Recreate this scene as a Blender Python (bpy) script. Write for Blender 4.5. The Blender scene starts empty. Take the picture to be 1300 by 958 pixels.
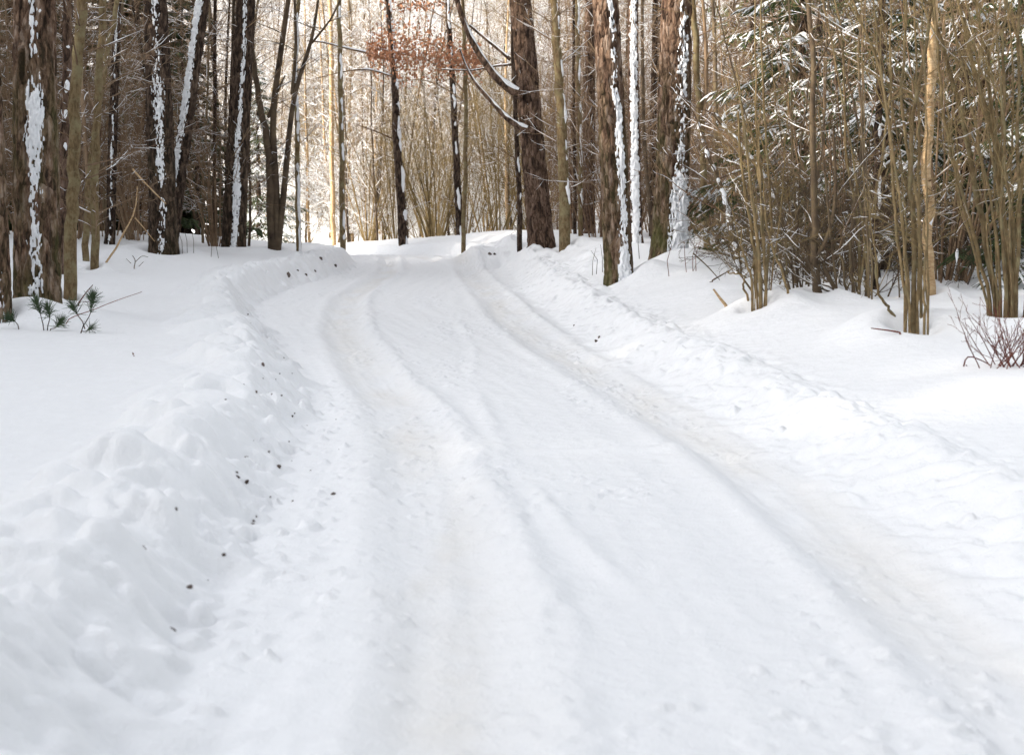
import bpy, math, random
import numpy as np
RNG = np.random.default_rng(11)
random.seed(5)
PI = math.pi
scene = bpy.context.scene
COL = scene.collection

# ------------------------------------------------------------------ camera model
CAM_H, F_PX, PITCH, CX, CY = 1.65, 1805.0, math.atan(175 / 1805.0), 650.0, 434.0
def ray(px, py):
    u, v = (px - CX) / F_PX, (CY - py) / F_PX
    c, s = math.cos(PITCH), math.sin(PITCH)
    return np.array([u, c + v * s, -s + v * c])
def unproj(px, py, d):
    r = ray(px, py)
    return np.array([0, 0, CAM_H]) + r * (d / r[1])
def gx(px, d, py=330):
    return float(unproj(px, py, d)[0])

# ------------------------------------------------------------------ noise
def _h(i, j, k, seed):
    n = (i.astype(np.int64) * 374761393 + j.astype(np.int64) * 668265263 + k.astype(np.int64) * 2147483647 + seed * 974634599) & 0xffffffff
    n = ((n ^ (n >> 13)) * 1274126177) & 0xffffffff
    n = ((n ^ (n >> 16)) * 2246822519) & 0xffffffff
    return ((n ^ (n >> 15)) & 0xffffff) / float(0xffffff)
def vnoise(x, y, z, seed=0):
    x, y, z = np.broadcast_arrays(np.asarray(x, float), np.asarray(y, float), np.asarray(z, float))
    xi, yi, zi = np.floor(x), np.floor(y), np.floor(z)
    fx, fy, fz = x - xi, y - yi, z - zi
    fx, fy, fz = [f * f * f * (f * (f * 6 - 15) + 10) for f in (fx, fy, fz)]
    out = 0
    for a in (0, 1):
        for b in (0, 1):
            for c in (0, 1):
                w = (fx if a else 1 - fx) * (fy if b else 1 - fy) * (fz if c else 1 - fz)
                out = out + w * _h(xi + a, yi + b, zi + c, seed)
    return out
def fbm(x, y, z=0.0, octv=4, seed=0, gain=0.5):
    t, a, n = 0, 1.0, 0
    for o in range(octv):
        t = t + a * vnoise(x * 2 ** o + 17.3 * o, y * 2 ** o - 9.1 * o, np.asarray(z) * 2 ** o + 3.7 * o, seed + o)
        n += a; a *= gain
    return t / n
def sstep(a, b, x):
    t = np.clip((x - a) / (b - a), 0, 1)
    return t * t * (3 - 2 * t)

# ------------------------------------------------------------------ materials
def new_mat(name):
    m = bpy.data.materials.new(name); m.use_nodes = True
    nt = m.node_tree; b = nt.nodes['Principled BSDF']
    return m, nt, b
def N(nt, kind, **kw):
    n = nt.nodes.new(kind)
    for k, v in kw.items():
        if k in n.inputs: n.inputs[k].default_value = v
        else: setattr(n, k, v)
    return n
def ramp(nt, stops):
    r = nt.nodes.new('ShaderNodeValToRGB')
    e = r.color_ramp.elements
    while len(e) < len(stops): e.new(0.5)
    for el, (p, c) in zip(e, stops):
        el.position = p; el.color = (*c, 1)
    return r
def mat_snow(name, tint=False, base=(0.88, 0.885, 0.90)):
    m, nt, b = new_mat(name)
    L = nt.links.new
    tc = N(nt, 'ShaderNodeTexCoord')
    n1 = N(nt, 'ShaderNodeTexNoise', Scale=9.0, Detail=5.0, Roughness=0.6)
    n2 = N(nt, 'ShaderNodeTexNoise', Scale=75.0, Detail=3.0, Roughness=0.7)
    L(tc.outputs['Object'], n1.inputs['Vector']); L(tc.outputs['Object'], n2.inputs['Vector'])
    b1 = N(nt, 'ShaderNodeBump', Strength=0.4, Distance=0.05)
    b2 = N(nt, 'ShaderNodeBump', Strength=0.55, Distance=0.012)
    L(n1.outputs['Fac'], b1.inputs['Height']); L(n2.outputs['Fac'], b2.inputs['Height'])
    L(b1.outputs['Normal'], b2.inputs['Normal']); L(b2.outputs['Normal'], b.inputs['Normal'])
    r = ramp(nt, [(0.3, tuple(c * 0.965 for c in base)), (0.7, base)])
    L(n1.outputs['Fac'], r.inputs['Fac'])
    col = r.outputs['Color']
    if tint:
        at = N(nt, 'ShaderNodeAttribute', attribute_name='dirt')
        mx = N(nt, 'ShaderNodeMix', data_type='RGBA')
        n3 = N(nt, 'ShaderNodeTexNoise', Scale=3.0, Detail=6.0, Roughness=0.7)
        L(tc.outputs['Object'], n3.inputs['Vector'])
        r3 = ramp(nt, [(0.35, (0.5, 0.5, 0.5)), (0.7, (1, 1, 1))])
        L(n3.outputs['Fac'], r3.inputs['Fac'])
        mu = N(nt, 'ShaderNodeMath', operation='MULTIPLY')
        L(at.outputs['Fac'], mu.inputs[0]); L(r3.outputs['Color'], mu.inputs[1])
        L(mu.outputs[0], mx.inputs['Factor']); L(col, mx.inputs['A'])
        mx.inputs['B'].default_value = (0.68, 0.61, 0.50, 1)
        col = mx.outputs['Result']
    L(col, b.inputs['Base Color'])
    b.inputs['Roughness'].default_value = 0.65
    b.inputs['Specular IOR Level'].default_value = 0.25
    return m
def mat_bark(name, stops, scale=(14, 14, 3), moss=(0.10, 0.10, 0.035), lichen=None, rough=0.9, bump=0.9, plates=0):
    m, nt, b = new_mat(name); L = nt.links.new
    tc = N(nt, 'ShaderNodeTexCoord'); mp = N(nt, 'ShaderNodeMapping')
    mp.inputs['Scale'].default_value = scale
    L(tc.outputs['Object'], mp.inputs['Vector'])
    n = N(nt, 'ShaderNodeTexNoise', Scale=1.0, Detail=7.0, Roughness=0.68)
    L(mp.outputs['Vector'], n.inputs['Vector'])
    fac = n.outputs['Fac']
    if plates:
        mp2 = N(nt, 'ShaderNodeMapping'); mp2.inputs['Scale'].default_value = (plates, plates, plates * .38)
        wv = N(nt, 'ShaderNodeMix', data_type='VECTOR'); wv.inputs['Factor'].default_value = .04
        L(tc.outputs['Object'], wv.inputs[4]); L(n.outputs['Color'], wv.inputs[5]); L(wv.outputs[1], mp2.inputs['Vector'])
        vo = N(nt, 'ShaderNodeTexVoronoi', Scale=1.0); L(mp2.outputs['Vector'], vo.inputs['Vector'])
        ve = N(nt, 'ShaderNodeTexVoronoi', feature='DISTANCE_TO_EDGE', Scale=1.0); L(mp2.outputs['Vector'], ve.inputs['Vector'])
        sx = N(nt, 'ShaderNodeSeparateColor'); L(vo.outputs['Color'], sx.inputs['Color'])
        ma = N(nt, 'ShaderNodeMath', operation='MULTIPLY_ADD'); ma.inputs[1].default_value = .24; ma.inputs[2].default_value = -.12
        L(sx.outputs[0], ma.inputs[0])
        ad = N(nt, 'ShaderNodeMath', operation='ADD'); L(fac, ad.inputs[0]); L(ma.outputs[0], ad.inputs[1]); fac = ad.outputs[0]
        re = ramp(nt, [(0.0, (0, 0, 0)), (0.22, (1, 1, 1))]); L(ve.outputs['Distance'], re.inputs['Fac'])
    r = ramp(nt, stops); L(fac, r.inputs['Fac'])
    col = r.outputs['Color']
    if lichen:
        nl = N(nt, 'ShaderNodeTexNoise', Scale=5.0, Detail=5.0, Roughness=0.7)
        L(tc.outputs['Object'], nl.inputs['Vector'])
        rl = ramp(nt, [(0.47, (0, 0, 0)), (0.62, (1, 1, 1))]); L(nl.outputs['Fac'], rl.inputs['Fac'])
        ml = N(nt, 'ShaderNodeMix', data_type='RGBA'); L(rl.outputs['Color'], ml.inputs['Factor'])
        L(col, ml.inputs['A']); ml.inputs['B'].default_value = (*lichen, 1); col = ml.outputs['Result']
    at = N(nt, 'ShaderNodeAttribute', attribute_name='moss')
    mx = N(nt, 'ShaderNodeMix', data_type='RGBA')
    L(at.outputs['Fac'], mx.inputs['Factor']); L(col, mx.inputs['A']); mx.inputs['B'].default_value = (*moss, 1)
    L(mx.outputs['Result'], b.inputs['Base Color'])
    bp = N(nt, 'ShaderNodeBump', Strength=bump, Distance=0.02)
    L(n.outputs['Fac'], bp.inputs['Height']); nrm = bp.outputs['Normal']
    if plates:
        bq = N(nt, 'ShaderNodeBump', Strength=1.0, Distance=0.03); L(re.outputs['Color'], bq.inputs['Height']); L(nrm, bq.inputs['Normal']); nrm = bq.outputs['Normal']
    L(nrm, b.inputs['Normal'])
    b.inputs['Roughness'].default_value = rough; b.inputs['Specular IOR Level'].default_value = 0.15
    return m
def mat_var(name, stops, scale=6.0, rough=0.8):
    m, nt, b = new_mat(name); L = nt.links.new
    tc = N(nt, 'ShaderNodeTexCoord'); oi = N(nt, 'ShaderNodeObjectInfo')
    n = N(nt, 'ShaderNodeTexNoise', Scale=scale, Detail=4.0, Roughness=0.6)
    L(tc.outputs['Object'], n.inputs['Vector'])
    ad = N(nt, 'ShaderNodeMath', operation='MULTIPLY_ADD'); ad.inputs[1].default_value = 0.35; ad.inputs[2].default_value = -0.17
    L(oi.outputs['Random'], ad.inputs[0])
    a2 = N(nt, 'ShaderNodeMath', operation='ADD'); L(n.outputs['Fac'], a2.inputs[0]); L(ad.outputs[0], a2.inputs[1])
    r = ramp(nt, stops); L(a2.outputs[0], r.inputs['Fac']); L(r.outputs['Color'], b.inputs['Base Color'])
    b.inputs['Roughness'].default_value = rough; b.inputs['Specular IOR Level'].default_value = 0.2
    return m
M = {}
M['snow'] = mat_snow('snow_field')
M['road'] = mat_snow('snow_packed', tint=True, base=(0.86, 0.865, 0.88))
M['tsnow'] = mat_snow('snow_on_wood', base=(0.88, 0.89, 0.91))
M['pine'] = mat_bark('bark_old_pine', [(0.34, (0.035, 0.021, 0.015)), (0.45, (0.12, 0.071, 0.048)), (0.55, (0.225, 0.142, 0.095)), (0.67, (0.34, 0.255, 0.20))], scale=(16, 16, 4.5), plates=15)
M['spruce'] = mat_bark('bark_dark_spruce', [(0.36, (0.022, 0.015, 0.011)), (0.5, (0.065, 0.042, 0.030)), (0.66, (0.15, 0.105, 0.075))], scale=(16, 16, 5), plates=18)
M['brown'] = mat_bark('bark_brown', [(0.36, (0.035, 0.022, 0.016)), (0.5, (0.11, 0.068, 0.046)), (0.66, (0.21, 0.14, 0.105))], scale=(16, 16, 4.5), plates=15)
M['lichen'] = mat_bark('bark_lichen', [(0.30, (0.07, 0.048, 0.026)), (0.5, (0.15, 0.105, 0.055)), (0.7, (0.24, 0.18, 0.10))], scale=(22, 22, 8), lichen=(0.215, 0.18, 0.10), bump=0.5)
M['hazel'] = mat_bark('bark_hazel', [(0.30, (0.10, 0.068, 0.034)), (0.5, (0.22, 0.155, 0.08)), (0.7, (0.35, 0.26, 0.14))], scale=(20, 20, 10), lichen=(0.175, 0.14, 0.078), bump=0.4)
M['birch'] = mat_bark('bark_pale_orange', [(0.30, (0.20, 0.12, 0.06)), (0.45, (0.42, 0.28, 0.15)), (0.7, (0.62, 0.47, 0.30))], scale=(8, 8, 26), bump=0.4)
M['thin'] = mat_var('bark_thin', [(0.25, (0.035, 0.024, 0.017)), (0.5, (0.10, 0.072, 0.047)), (0.8, (0.19, 0.145, 0.085))], 3.0)
M['twig'] = mat_var('twig_brown', [(0.25, (0.11, 0.066, 0.040)), (0.5, (0.215, 0.142, 0.086)), (0.8, (0.32, 0.23, 0.15))], 3.0)
M['gold'] = mat_var('twig_golden', [(0.25, (0.11, 0.075, 0.033)), (0.5, (0.23, 0.165, 0.075)), (0.8, (0.33, 0.25, 0.125))], 3.0)
M['red'] = mat_var('twig_red', [(0.25, (0.09, 0.028, 0.022)), (0.5, (0.17, 0.06, 0.042)), (0.8, (0.25, 0.11, 0.07))], 3.0)
M['needle'] = mat_var('spruce_needles', [(0.25, (0.028, 0.042, 0.016)), (0.5, (0.062, 0.082, 0.030)), (0.8, (0.11, 0.125, 0.05))], 2.0, 0.6)
M['pneedle'] = mat_var('pine_needles', [(0.25, (0.035, 0.06, 0.03)), (0.5, (0.065, 0.10, 0.05)), (0.8, (0.10, 0.14, 0.07))], 8.0, 0.5)
M['leaf'] = mat_var('beech_leaves', [(0.25, (0.34, 0.16, 0.085)), (0.5, (0.52, 0.26, 0.15)), (0.8, (0.62, 0.37, 0.24))], 3.0, 0.6)
M['soil'] = mat_var('frozen_soil', [(0.25, (0.05, 0.035, 0.03)), (0.5, (0.10, 0.075, 0.065)), (0.8, (0.20, 0.165, 0.15))], 30.0, 0.95)

# ------------------------------------------------------------------ mesh helpers
def mesh_from(name, V, F4, mats, mat_idx=None, smooth=True, F3=None):
    me = bpy.data.meshes.new(name)
    F4 = np.asarray(F4, np.int64).reshape(-1, 4)
    nt = 0 if F3 is None else len(F3)
    me.vertices.add(len(V)); me.vertices.foreach_set('co', np.asarray(V, np.float32).ravel())
    loops = F4.ravel()
    starts = np.arange(len(F4)) * 4
    if nt:
        F3 = np.asarray(F3, np.int64).reshape(-1, 3)
        starts = np.concatenate([starts, len(loops) + np.arange(nt) * 3])
        loops = np.concatenate([loops, F3.ravel()])
    me.loops.add(len(loops)); me.loops.foreach_set('vertex_index', loops.astype(np.int32))
    me.polygons.add(len(starts)); me.polygons.foreach_set('loop_start', starts.astype(np.int32))
    for m in mats: me.materials.append(m)
    if mat_idx is not None: me.polygons.foreach_set('material_index', np.asarray(mat_idx, np.int32))
    if smooth: me.polygons.foreach_set('use_smooth', np.ones(len(starts), bool))
    me.update(calc_edges=True)
    return me
def link(name, me, parent=None, loc=None):
    o = bpy.data.objects.new(name, me); COL.objects.link(o)
    if parent is not None: o.parent = parent
    if loc is not None: o.location = loc
    return o
def tag(o, label=None, cat=None, group=None, kind=None):
    for k, v in (('label', label), ('category', cat), ('group', group), ('kind', kind)):
        if v: o[k] = v
    return o
def empty(name, loc, rz=0.0):
    o = bpy.data.objects.new(name, None); COL.objects.link(o)
    o.location = loc; o.rotation_euler = (0, 0, rz); o.empty_display_size = 0.3
    return o
def norm(a): return a / (np.linalg.norm(a, axis=-1, keepdims=True) + 1e-12)

def tubes(lines, k=None):
    """lines: list of (pts (n,3), radii (n,), sides). -> V, F4"""
    groups = {}
    for P, r, s in lines:
        groups.setdefault((len(P), s if k is None else k), []).append((P, r))
    VV, FF, off = [], [], 0
    for (n, s), L in groups.items():
        P = np.array([l[0] for l in L]); R = np.array([l[1] for l in L])
        T = norm(np.gradient(P, axis=1))
        mean = norm(P[:, -1] - P[:, 0])
        ref = np.where(np.abs(mean[:, 2:3]) > 0.75, np.array([[0.0, 1.0, 0.0]]), np.array([[0.0, 0.0, 1.0]]))[:, None, :]
        A = norm(np.cross(T, np.broadcast_to(ref, T.shape))); B = np.cross(T, A)
        th = np.arange(s) / s * 2 * PI
        V = P[:, :, None, :] + R[:, :, None, None] * (A[:, :, None, :] * np.cos(th)[None, None, :, None] + B[:, :, None, :] * np.sin(th)[None, None, :, None])
        m = len(L)
        idx = np.arange(m * n * s).reshape(m, n, s) + off
        a = idx[:, :-1, :]; b = idx[:, 1:, :]
        F = np.stack([a, np.roll(a, -1, 2), np.roll(b, -1, 2), b], -1).reshape(-1, 4)
        VV.append(V.reshape(-1, 3)); FF.append(F); off += m * n * s
    if not VV: return np.zeros((0, 3)), np.zeros((0, 4), int)
    return np.concatenate(VV), np.concatenate(FF)

# ------------------------------------------------------------------ terrain
_yt = np.linspace(-40, 520, 5601)
def curve(ys, xs, w=31):
    v = np.interp(_yt, ys, xs); k = np.hanning(w + 2)[1:-1]; k /= k.sum()
    p = np.pad(v, w // 2, mode='edge'); v = np.convolve(p, k, 'valid')
    return lambda y: np.interp(y, _yt, v)
Ledge = curve([-40, 3, 4.9, 8.7, 11, 12.4, 17.4, 22.7, 28, 34.6, 40, 46, 55, 70, 500], [-1.0, -1.15, -1.22, -1.47, -1.62, -1.85, -3.0, -4.25, -4.45, -4.05, -4.3, -6, -12, -22, -60])
Redge = curve([-40, 3, 5.7, 7.6, 12.4, 16.5, 25.7, 31, 36, 45, 55, 70, 500], [2.0, 2.05, 2.05, 1.9, 1.37, .88, 0.25, .05, -.3, -2.0, -7, -16, -54])
trackL = curve([-40, 4.9, 6.75, 9.9, 13.5, 18.5, 25, 35, 45, 60], [-.1, -.16, -.34, -.66, -1.35, -2.2, -2.9, -3.0, -3.9, -12])
trackR = curve([-40, 5.2, 6.75, 9.0, 11.4, 15.6, 19.7, 27, 36, 45, 60], [1.75, 1.73, 1.66, 1.5, 1.18, .55, .08, -.5, -1.15, -2.9, -11])
plateauR = curve([-40, 0, 10, 14, 22, 28, 35, 42, 50, 70, 500], [.27, .27, .37, .53, .70, .80, .86, .86, .75, .5, .5])
bankRh = curve([-40, 0, 10, 20, 30, 40, 60], [.13, .14, .19, .26, .33, .42, .3])
riseL = curve([-40, 12, 18, 24, 30, 40, 55, 70, 500], [.0, .0, .0, .05, .10, .10, .05, .0, 0])
bankLh = curve([-40, 0, 10, 18, 26, 34, 40, 60], [.18, .18, .24, .30, .38, .42, .40, .3])
def base_z(x, y):
    z = -0.045 * np.clip(y - 46, 0, 30)
    hill = np.clip(y - 68, 0, None)
    return z + 28 * (1 - np.exp(-(hill / 36.0) ** 1.4))
FEET = [(46, 16.6, .28), (-6, 15.7, .2), (787, 22, .24), (850, 24, .3), (207, 30, .3), (297, 33, .28), (690, 34, .34), (87, 19.7, .09), (120, 25, .08), (1162, 12.8, .2), (1278, 13.2, .24), (962, 15.5, .16), (1092, 16, .14), (1182, 16.5, .10), (1042, 16, .12), (898, 26, .08), (717, 32, .13), (346, 34, .16), (1012, 17, .12), (1222, 20, .12)]
def smooth_z(x, y):
    x = np.asarray(x, float); y = np.asarray(y, float)
    l, r = Ledge(y), Redge(y)
    s = l - x; t = x - r
    zl = bankLh(y) * sstep(-.02, .44, s) + .045 * np.exp(-((s - .55) / .22) ** 2) + riseL(y) * np.clip(s - .8, 0, 5)
    hb = bankRh(y)
    zr = hb * sstep(-.02, .62, t) + .045 * np.exp(-((t - .62) / .2) ** 2) + (plateauR(y) - hb) * sstep(.5, 2.2, t)
    z = np.where(s > -.02, zl, np.where(t > -.02, zr, 0.0))
    z = z + base_z(x, y)
    z = z + .55 * np.exp(-((x + .75) / .95) ** 2 - ((y - 37.5) / 1.6) ** 2) + .22 * np.exp(-((x - .3) / .6) ** 2 - ((y - 33) / 1.2) ** 2)
    z = z + .10 * np.exp(-((x - 2.0) / .35) ** 2 - ((y - 21.9) / .45) ** 2) + .16 * np.exp(-((x - 2.75) / .4) ** 2 - ((y - 23.7) / .5) ** 2)
    for px, d, r in FEET:
        xc = gx(px, d); q = (x - xc) ** 2 + (y - d) ** 2
        m = q < (r * 7 + .3) ** 2
        if np.any(m):
            rho = np.sqrt(q)
            z = z + np.where(m, .09 * np.exp(-((rho - r * 2.1) / (r * 1.2 + .05)) ** 2) * (1 + .7 * np.sin(np.arctan2(y - d, x - xc) + px)) - .10 * np.exp(-(rho / (r * 1.15)) ** 4), 0)
    f = sstep(.5, 1.5, np.maximum(s, t))
    z = z + f * (.13 * (fbm(x * .35, y * .35, 0, 3, 21) - .5) + .05 * (fbm(x * .8 + y * .3, y * 1.3, 0, 3, 22) - .5))
    return z
def gz(x, y): return float(smooth_z(np.array([x]), np.array([y]))[0])

def build_terrain():
    ys = list(np.linspace(-30, 2.0, 18)) + list(np.linspace(2.2, 3.3, 14))
    y = 3.3
    while y < 60: ys.append(y); y += max(.015, y * .0042)
    ys += list(np.linspace(60.4, 150, 90)) + list(np.linspace(155, 500, 30))
    ys = np.array(ys); ny = len(ys)
    sb = np.linspace(0, .95, 60); sf = np.concatenate([.95 + 5.5 * (np.linspace(0, 1, 110) ** 1.35)[1:], np.linspace(6.6, 60, 70), np.geomspace(66, 400, 10)])
    so = np.concatenate([sb, sf]); nl = len(so)
    nr = 170
    tr = np.linspace(0, 1, nr)
    l, r = Ledge(ys), Redge(ys)
    X = np.concatenate([l[:, None] - so[::-1][None, :], (l[:, None] + (r - l)[:, None] * tr[None, :])[:, 1:-1], r[:, None] + so[None, :]], 1)
    Y = np.broadcast_to(ys[:, None], X.shape).copy()
    Z = smooth_z(X, Y)
    s = l[:, None] - X; t = X - r[:, None]
    road = np.minimum(-s, -t); inr = sstep(0, .25, road)
    # packed-snow surface: streaks along the road, crumbs, ruts, berms
    Z += inr * (.026 * (fbm((X - l[:, None]) * 6, Y * .5, 0, 4, 31) - .5) + .018 * (fbm(X * 5, Y * 4, 0, 4, 33) - .5) + .04 * (fbm(X * .9, Y * .45, 0, 2, 35) - .5))
    crumbs = np.clip(fbm(X * 17, Y * 13, 0, 2, 37) - .64, 0, 1); Z += inr * crumbs * .10 * sstep(.50, .62, fbm(X * 1.3, Y * .5, 0, 3, 39))
    D = np.zeros_like(X)
    for tk, dep, wid, sd in ((trackL, .042, .23, 41), (trackR, .040, .25, 45)):
        c = tk(ys)[:, None] + .05 * (fbm(Y * .5, 0 * Y, 0, 3, sd) - .5)
        q = X - c
        crm = .25 + 1.1 * fbm(X * 11, Y * 5, 0, 3, sd + 7)
        amp = .55 + .9 * fbm(Y * .7, X * 1.1, 0, 3, sd + 1)
        Z += inr * (-dep * np.exp(-(q / wid) ** 4) * amp + (.045 * crm) * amp * np.exp(-((q - wid * 1.55) / .10) ** 2) + .026 * np.exp(-((q + wid * 1.55) / .10) ** 2))
        Z += inr * .012 * np.exp(-(q / (wid * 1.3)) ** 2) * (fbm(q * 26, Y * 1.5, 0, 3, sd + 2) - .5)
        D += np.exp(-(q / (wid * 1.05)) ** 2) * np.clip(2.1 * fbm(X * 4, Y * .9, 0, 4, sd + 3) - .45, 0, 1) * .32
    for pts, hgt, wid in (([(12.4, -.34), (9.3, -.05), (6.75, .34), (5.6, .6)], .045, .07), ([(13, -.95), (11, -.42), (8.4, -.02), (6.4, .12), (5, .3)], .035, .07),
                          ([(20, -.75), (16, -.42), (13.4, -.38)], .03, .06), ([(12, -1.45), (8.8, -1.0), (6.5, -.75), (4, -.7)], .03, .09)):
        py = np.array([p[0] for p in pts])[::-1]; px = np.array([p[1] for p in pts])[::-1]
        c = np.interp(ys, py, px)[:, None]
        w = sstep(py[0] - .4, py[0] + .4, ys)[:, None] * (1 - sstep(py[-1] - .6, py[-1] + .6, ys))[:, None]
        q = X - c
        Z += inr * w * hgt * (np.exp(-(q / wid) ** 2) - .4 * np.exp(-((q + wid * 2) / (wid * 1.1)) ** 2)) * (.15 + .9 * fbm(Y * 1.2, X * 2, 0, 2, 51)) * (.4 + .9 * fbm(X * 12, Y * 6, 0, 3, 53))
    # tyre mark across the road
    q = Y - (9.35 + .05 * X); w = sstep(.05, .25, X) * (1 - sstep(1.1, 1.35, X))
    Z += w * .03 * (np.exp(-(q / .10) ** 2) - .7 * np.exp(-((q - .25) / .12) ** 2))
    # ploughed lumps on the banks (elongated clods)
    Zs = Z.copy()
    def lumps(n, side, ylo, yhi, slo, shi, A, B, H, ang, sharp):
        for i in range(n):
            yc = ylo * (yhi / ylo) ** RNG.random(); sc = slo + (shi - slo) * RNG.random()
            e = l if side < 0 else r
            xc = np.interp(yc, ys, e) + side * sc
            a = A[0] + (A[1] - A[0]) * RNG.random() ** 2; b = B[0] + (B[1] - B[0]) * RNG.random() ** 1.5; h = H[0] + (H[1] - H[0]) * RNG.random() ** 1.5
            an = ang + RNG.normal(0, .35); m = max(a, b) * 1.5
            i0, i1 = np.searchsorted(ys, [yc - m, yc + m])
            if i1 - i0 < 2: continue
            xx = X[i0:i1]; c0 = nl - 75 if side < 0 else nl + nr - 2 - 5
            js = slice(max(0, nl - 130), nl + 60) if side < 0 else slice(nl + nr - 70, nl + nr + 135)
            dx = X[i0:i1, js] - xc; dy = Y[i0:i1, js] - yc
            u = (dx * math.cos(an) + dy * math.sin(an)) / a; v = (-dx * math.sin(an) + dy * math.cos(an)) / b
            qq = u * u + v * v
            nz = 1 + .5 * (vnoise(dx / b * .9 + i, dy / b * .9, i, 61) - .5)
            if sharp: bump = h * np.sqrt(np.clip(1 - qq * nz, 0, None))
            else: bump = h * np.clip(1 - qq * nz * .7, 0, None) ** 1.5
            Z[i0:i1, js] = np.maximum(Z[i0:i1, js] + .25 * bump, Zs[i0:i1, js] + bump)
    lumps(300, -1, 3.6, 26, .05, .95, (.16, .46), (.08, .19), (.05, .16), .35, False)
    lumps(420, -1, 3.6, 30, -.05, .65, (.05, .13), (.05, .10), (.03, .085), .3, True)
    lumps(240, -1, 22, 37, 0, .8, (.10, .24), (.08, .20), (.05, .13), .3, True)
    lumps(240, -1, 6, 24, -.04, .42, (.04, .10), (.035, .085), (.045, .11), .3, True)
    lumps(90, -1, 4, 34, -.35, 0, (.02, .07), (.02, .06), (.015, .05), .3, True)
    lumps(520, 1, 4, 34, .0, .75, (.12, .42), (.055, .12), (.012, .05), PI * .70, False)
    lumps(200, 1, 4.5, 36, .4, .85, (.08, .22), (.05, .13), (.03, .075), PI * .68, False)
    lumps(90, 1, 4.5, 34, .15, .8, (.04, .09), (.035, .07), (.02, .06), 0, True)
    lumps(120, 1, 26, 42, .0, 1.8, (.15, .5), (.10, .25), (.04, .12), PI * .75, False)
    bk = np.maximum(sstep(-.1, .15, s) * (1 - sstep(.8, 1.4, s)), sstep(-.1, .15, t) * (1 - sstep(.8, 1.4, t)))
    Z += bk * (.055 * (fbm(X * 8, Y * 6, 0, 4, 71) - .5) + .05 * np.clip(fbm(X * 6 + 3, Y * 5, 0, 2, 75) - .58, 0, 1))
    Z += (1 - inr) * .014 * (fbm(X * 2.2, Y * 3.0, 0, 4, 73) - .5)
    # normals
    P = np.stack([X, Y, Z], -1)
    du = np.gradient(P, axis=1); dv = np.gradient(P, axis=0)
    Nn = norm(np.cross(du, dv))
    c1, c2, c3, c4 = nl - 60, nl - 1, nl + nr - 2, nl + nr - 2 + 59
    nc = X.shape[1]
    def patch(name, a, b, mat, dirt=False):
        v = P[:, a:b + 1].reshape(-1, 3); w = b + 1 - a
        idx = np.arange(ny * w).reshape(ny, w)
        F = np.stack([idx[:-1, :-1], idx[:-1, 1:], idx[1:, 1:], idx[1:, :-1]], -1).reshape(-1, 4)
        me = mesh_from(name, v, F, [mat])
        if dirt:
            at = me.attributes.new('dirt', 'FLOAT', 'POINT'); at.data.foreach_set('value', np.clip(D[:, a:b + 1], 0, 1).ravel().astype(np.float32))
        me.normals_split_custom_set_from_vertices(Nn[:, a:b + 1].reshape(-1, 3).tolist())
        tag(link(name, me), kind='structure')
    patch('snow_ground', 0, c1, M['snow']); patch('snow_bank', c1, c2, M['snow'])
    patch('snow_road', c2, c3, M['road'], True)
    patch('snow_bank', c3, c4, M['snow']); patch('snow_ground', c4, nc - 1, M['snow'])
build_terrain()

# ------------------------------------------------------------------ plant growth
def rot_off(t, ang, az, rng):
    ref = np.array([0, 0, 1.0]) if abs(t[2]) < .9 else np.array([1.0, 0, 0])
    a = np.cross(t, ref); a /= np.linalg.norm(a); b = np.cross(t, a)
    return t * math.cos(ang) + (a * math.cos(az) + b * math.sin(az)) * math.sin(ang)
def grow(lines, p0, d, L, r, lev, S, rng):
    n = S['n'][lev]; seg = L / (n - 1); p = np.array(p0, float); d = np.array(d, float); d /= np.linalg.norm(d)
    P = [p.copy()]; Ds = [d.copy()]
    for i in range(n - 1):
        d = d + rng.normal(0, S['wander'][lev], 3) + np.array([0, 0, S['up'][lev]]); d /= np.linalg.norm(d)
        p = p + d * seg; P.append(p.copy()); Ds.append(d.copy())
    P = np.array(P); rad = r * (1 - (1 - S['tip'][lev]) * np.linspace(0, 1, n) ** 1.1)
    lines.append((P, rad, lev))
    if lev + 1 < len(S['n']):
        k = S['kids'][lev]; k = int(round(k * (.75 + .5 * rng.random())))
        az0 = rng.random() * 6.28
        for j in range(k):
            t = S['t0'][lev] + (S['t1'][lev] - S['t0'][lev]) * ((j + rng.random()) / k)
            f = t * (n - 1); i = min(int(f), n - 2); q = P[i] + (P[i + 1] - P[i]) * (f - i)
            az = az0 + j * 2.4 + rng.normal(0, .4)
            if S.get('flat') and lev >= 1: az = (0 if j % 2 else PI) + rng.normal(0, .35)
            cd = rot_off(Ds[i], S['ang'][lev] + rng.normal(0, .15), az, rng)
            if lev == 0 and 'elev' in S:
                h = np.array([cd[0], cd[1], 0]); h /= np.linalg.norm(h) + 1e-9
                e = S['elev'] + rng.normal(0, .18); cd = h * math.cos(e) + np.array([0, 0, math.sin(e)])
            cl = L * S['ratio'][lev] * (1 - S['shrink'][lev] * t) * (.6 + .8 * rng.random())
            if 'abs' in S and lev == 0: cl = S['abs'] * (1 - S['shrink'][0] * t) * (.55 + .8 * rng.random())
            cr = min(rad[i] * .6, S['rmax'][lev]) * (.6 + .5 * rng.random())
            grow(lines, q, cd, cl, cr, lev + 1, S, rng)
SIDES = [7, 4, 3, 3]
def as_tubes(lines, sel, minr=0.0):
    return tubes([(P, np.maximum(r, minr), SIDES[l]) for P, r, l in lines if sel(l)])
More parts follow.
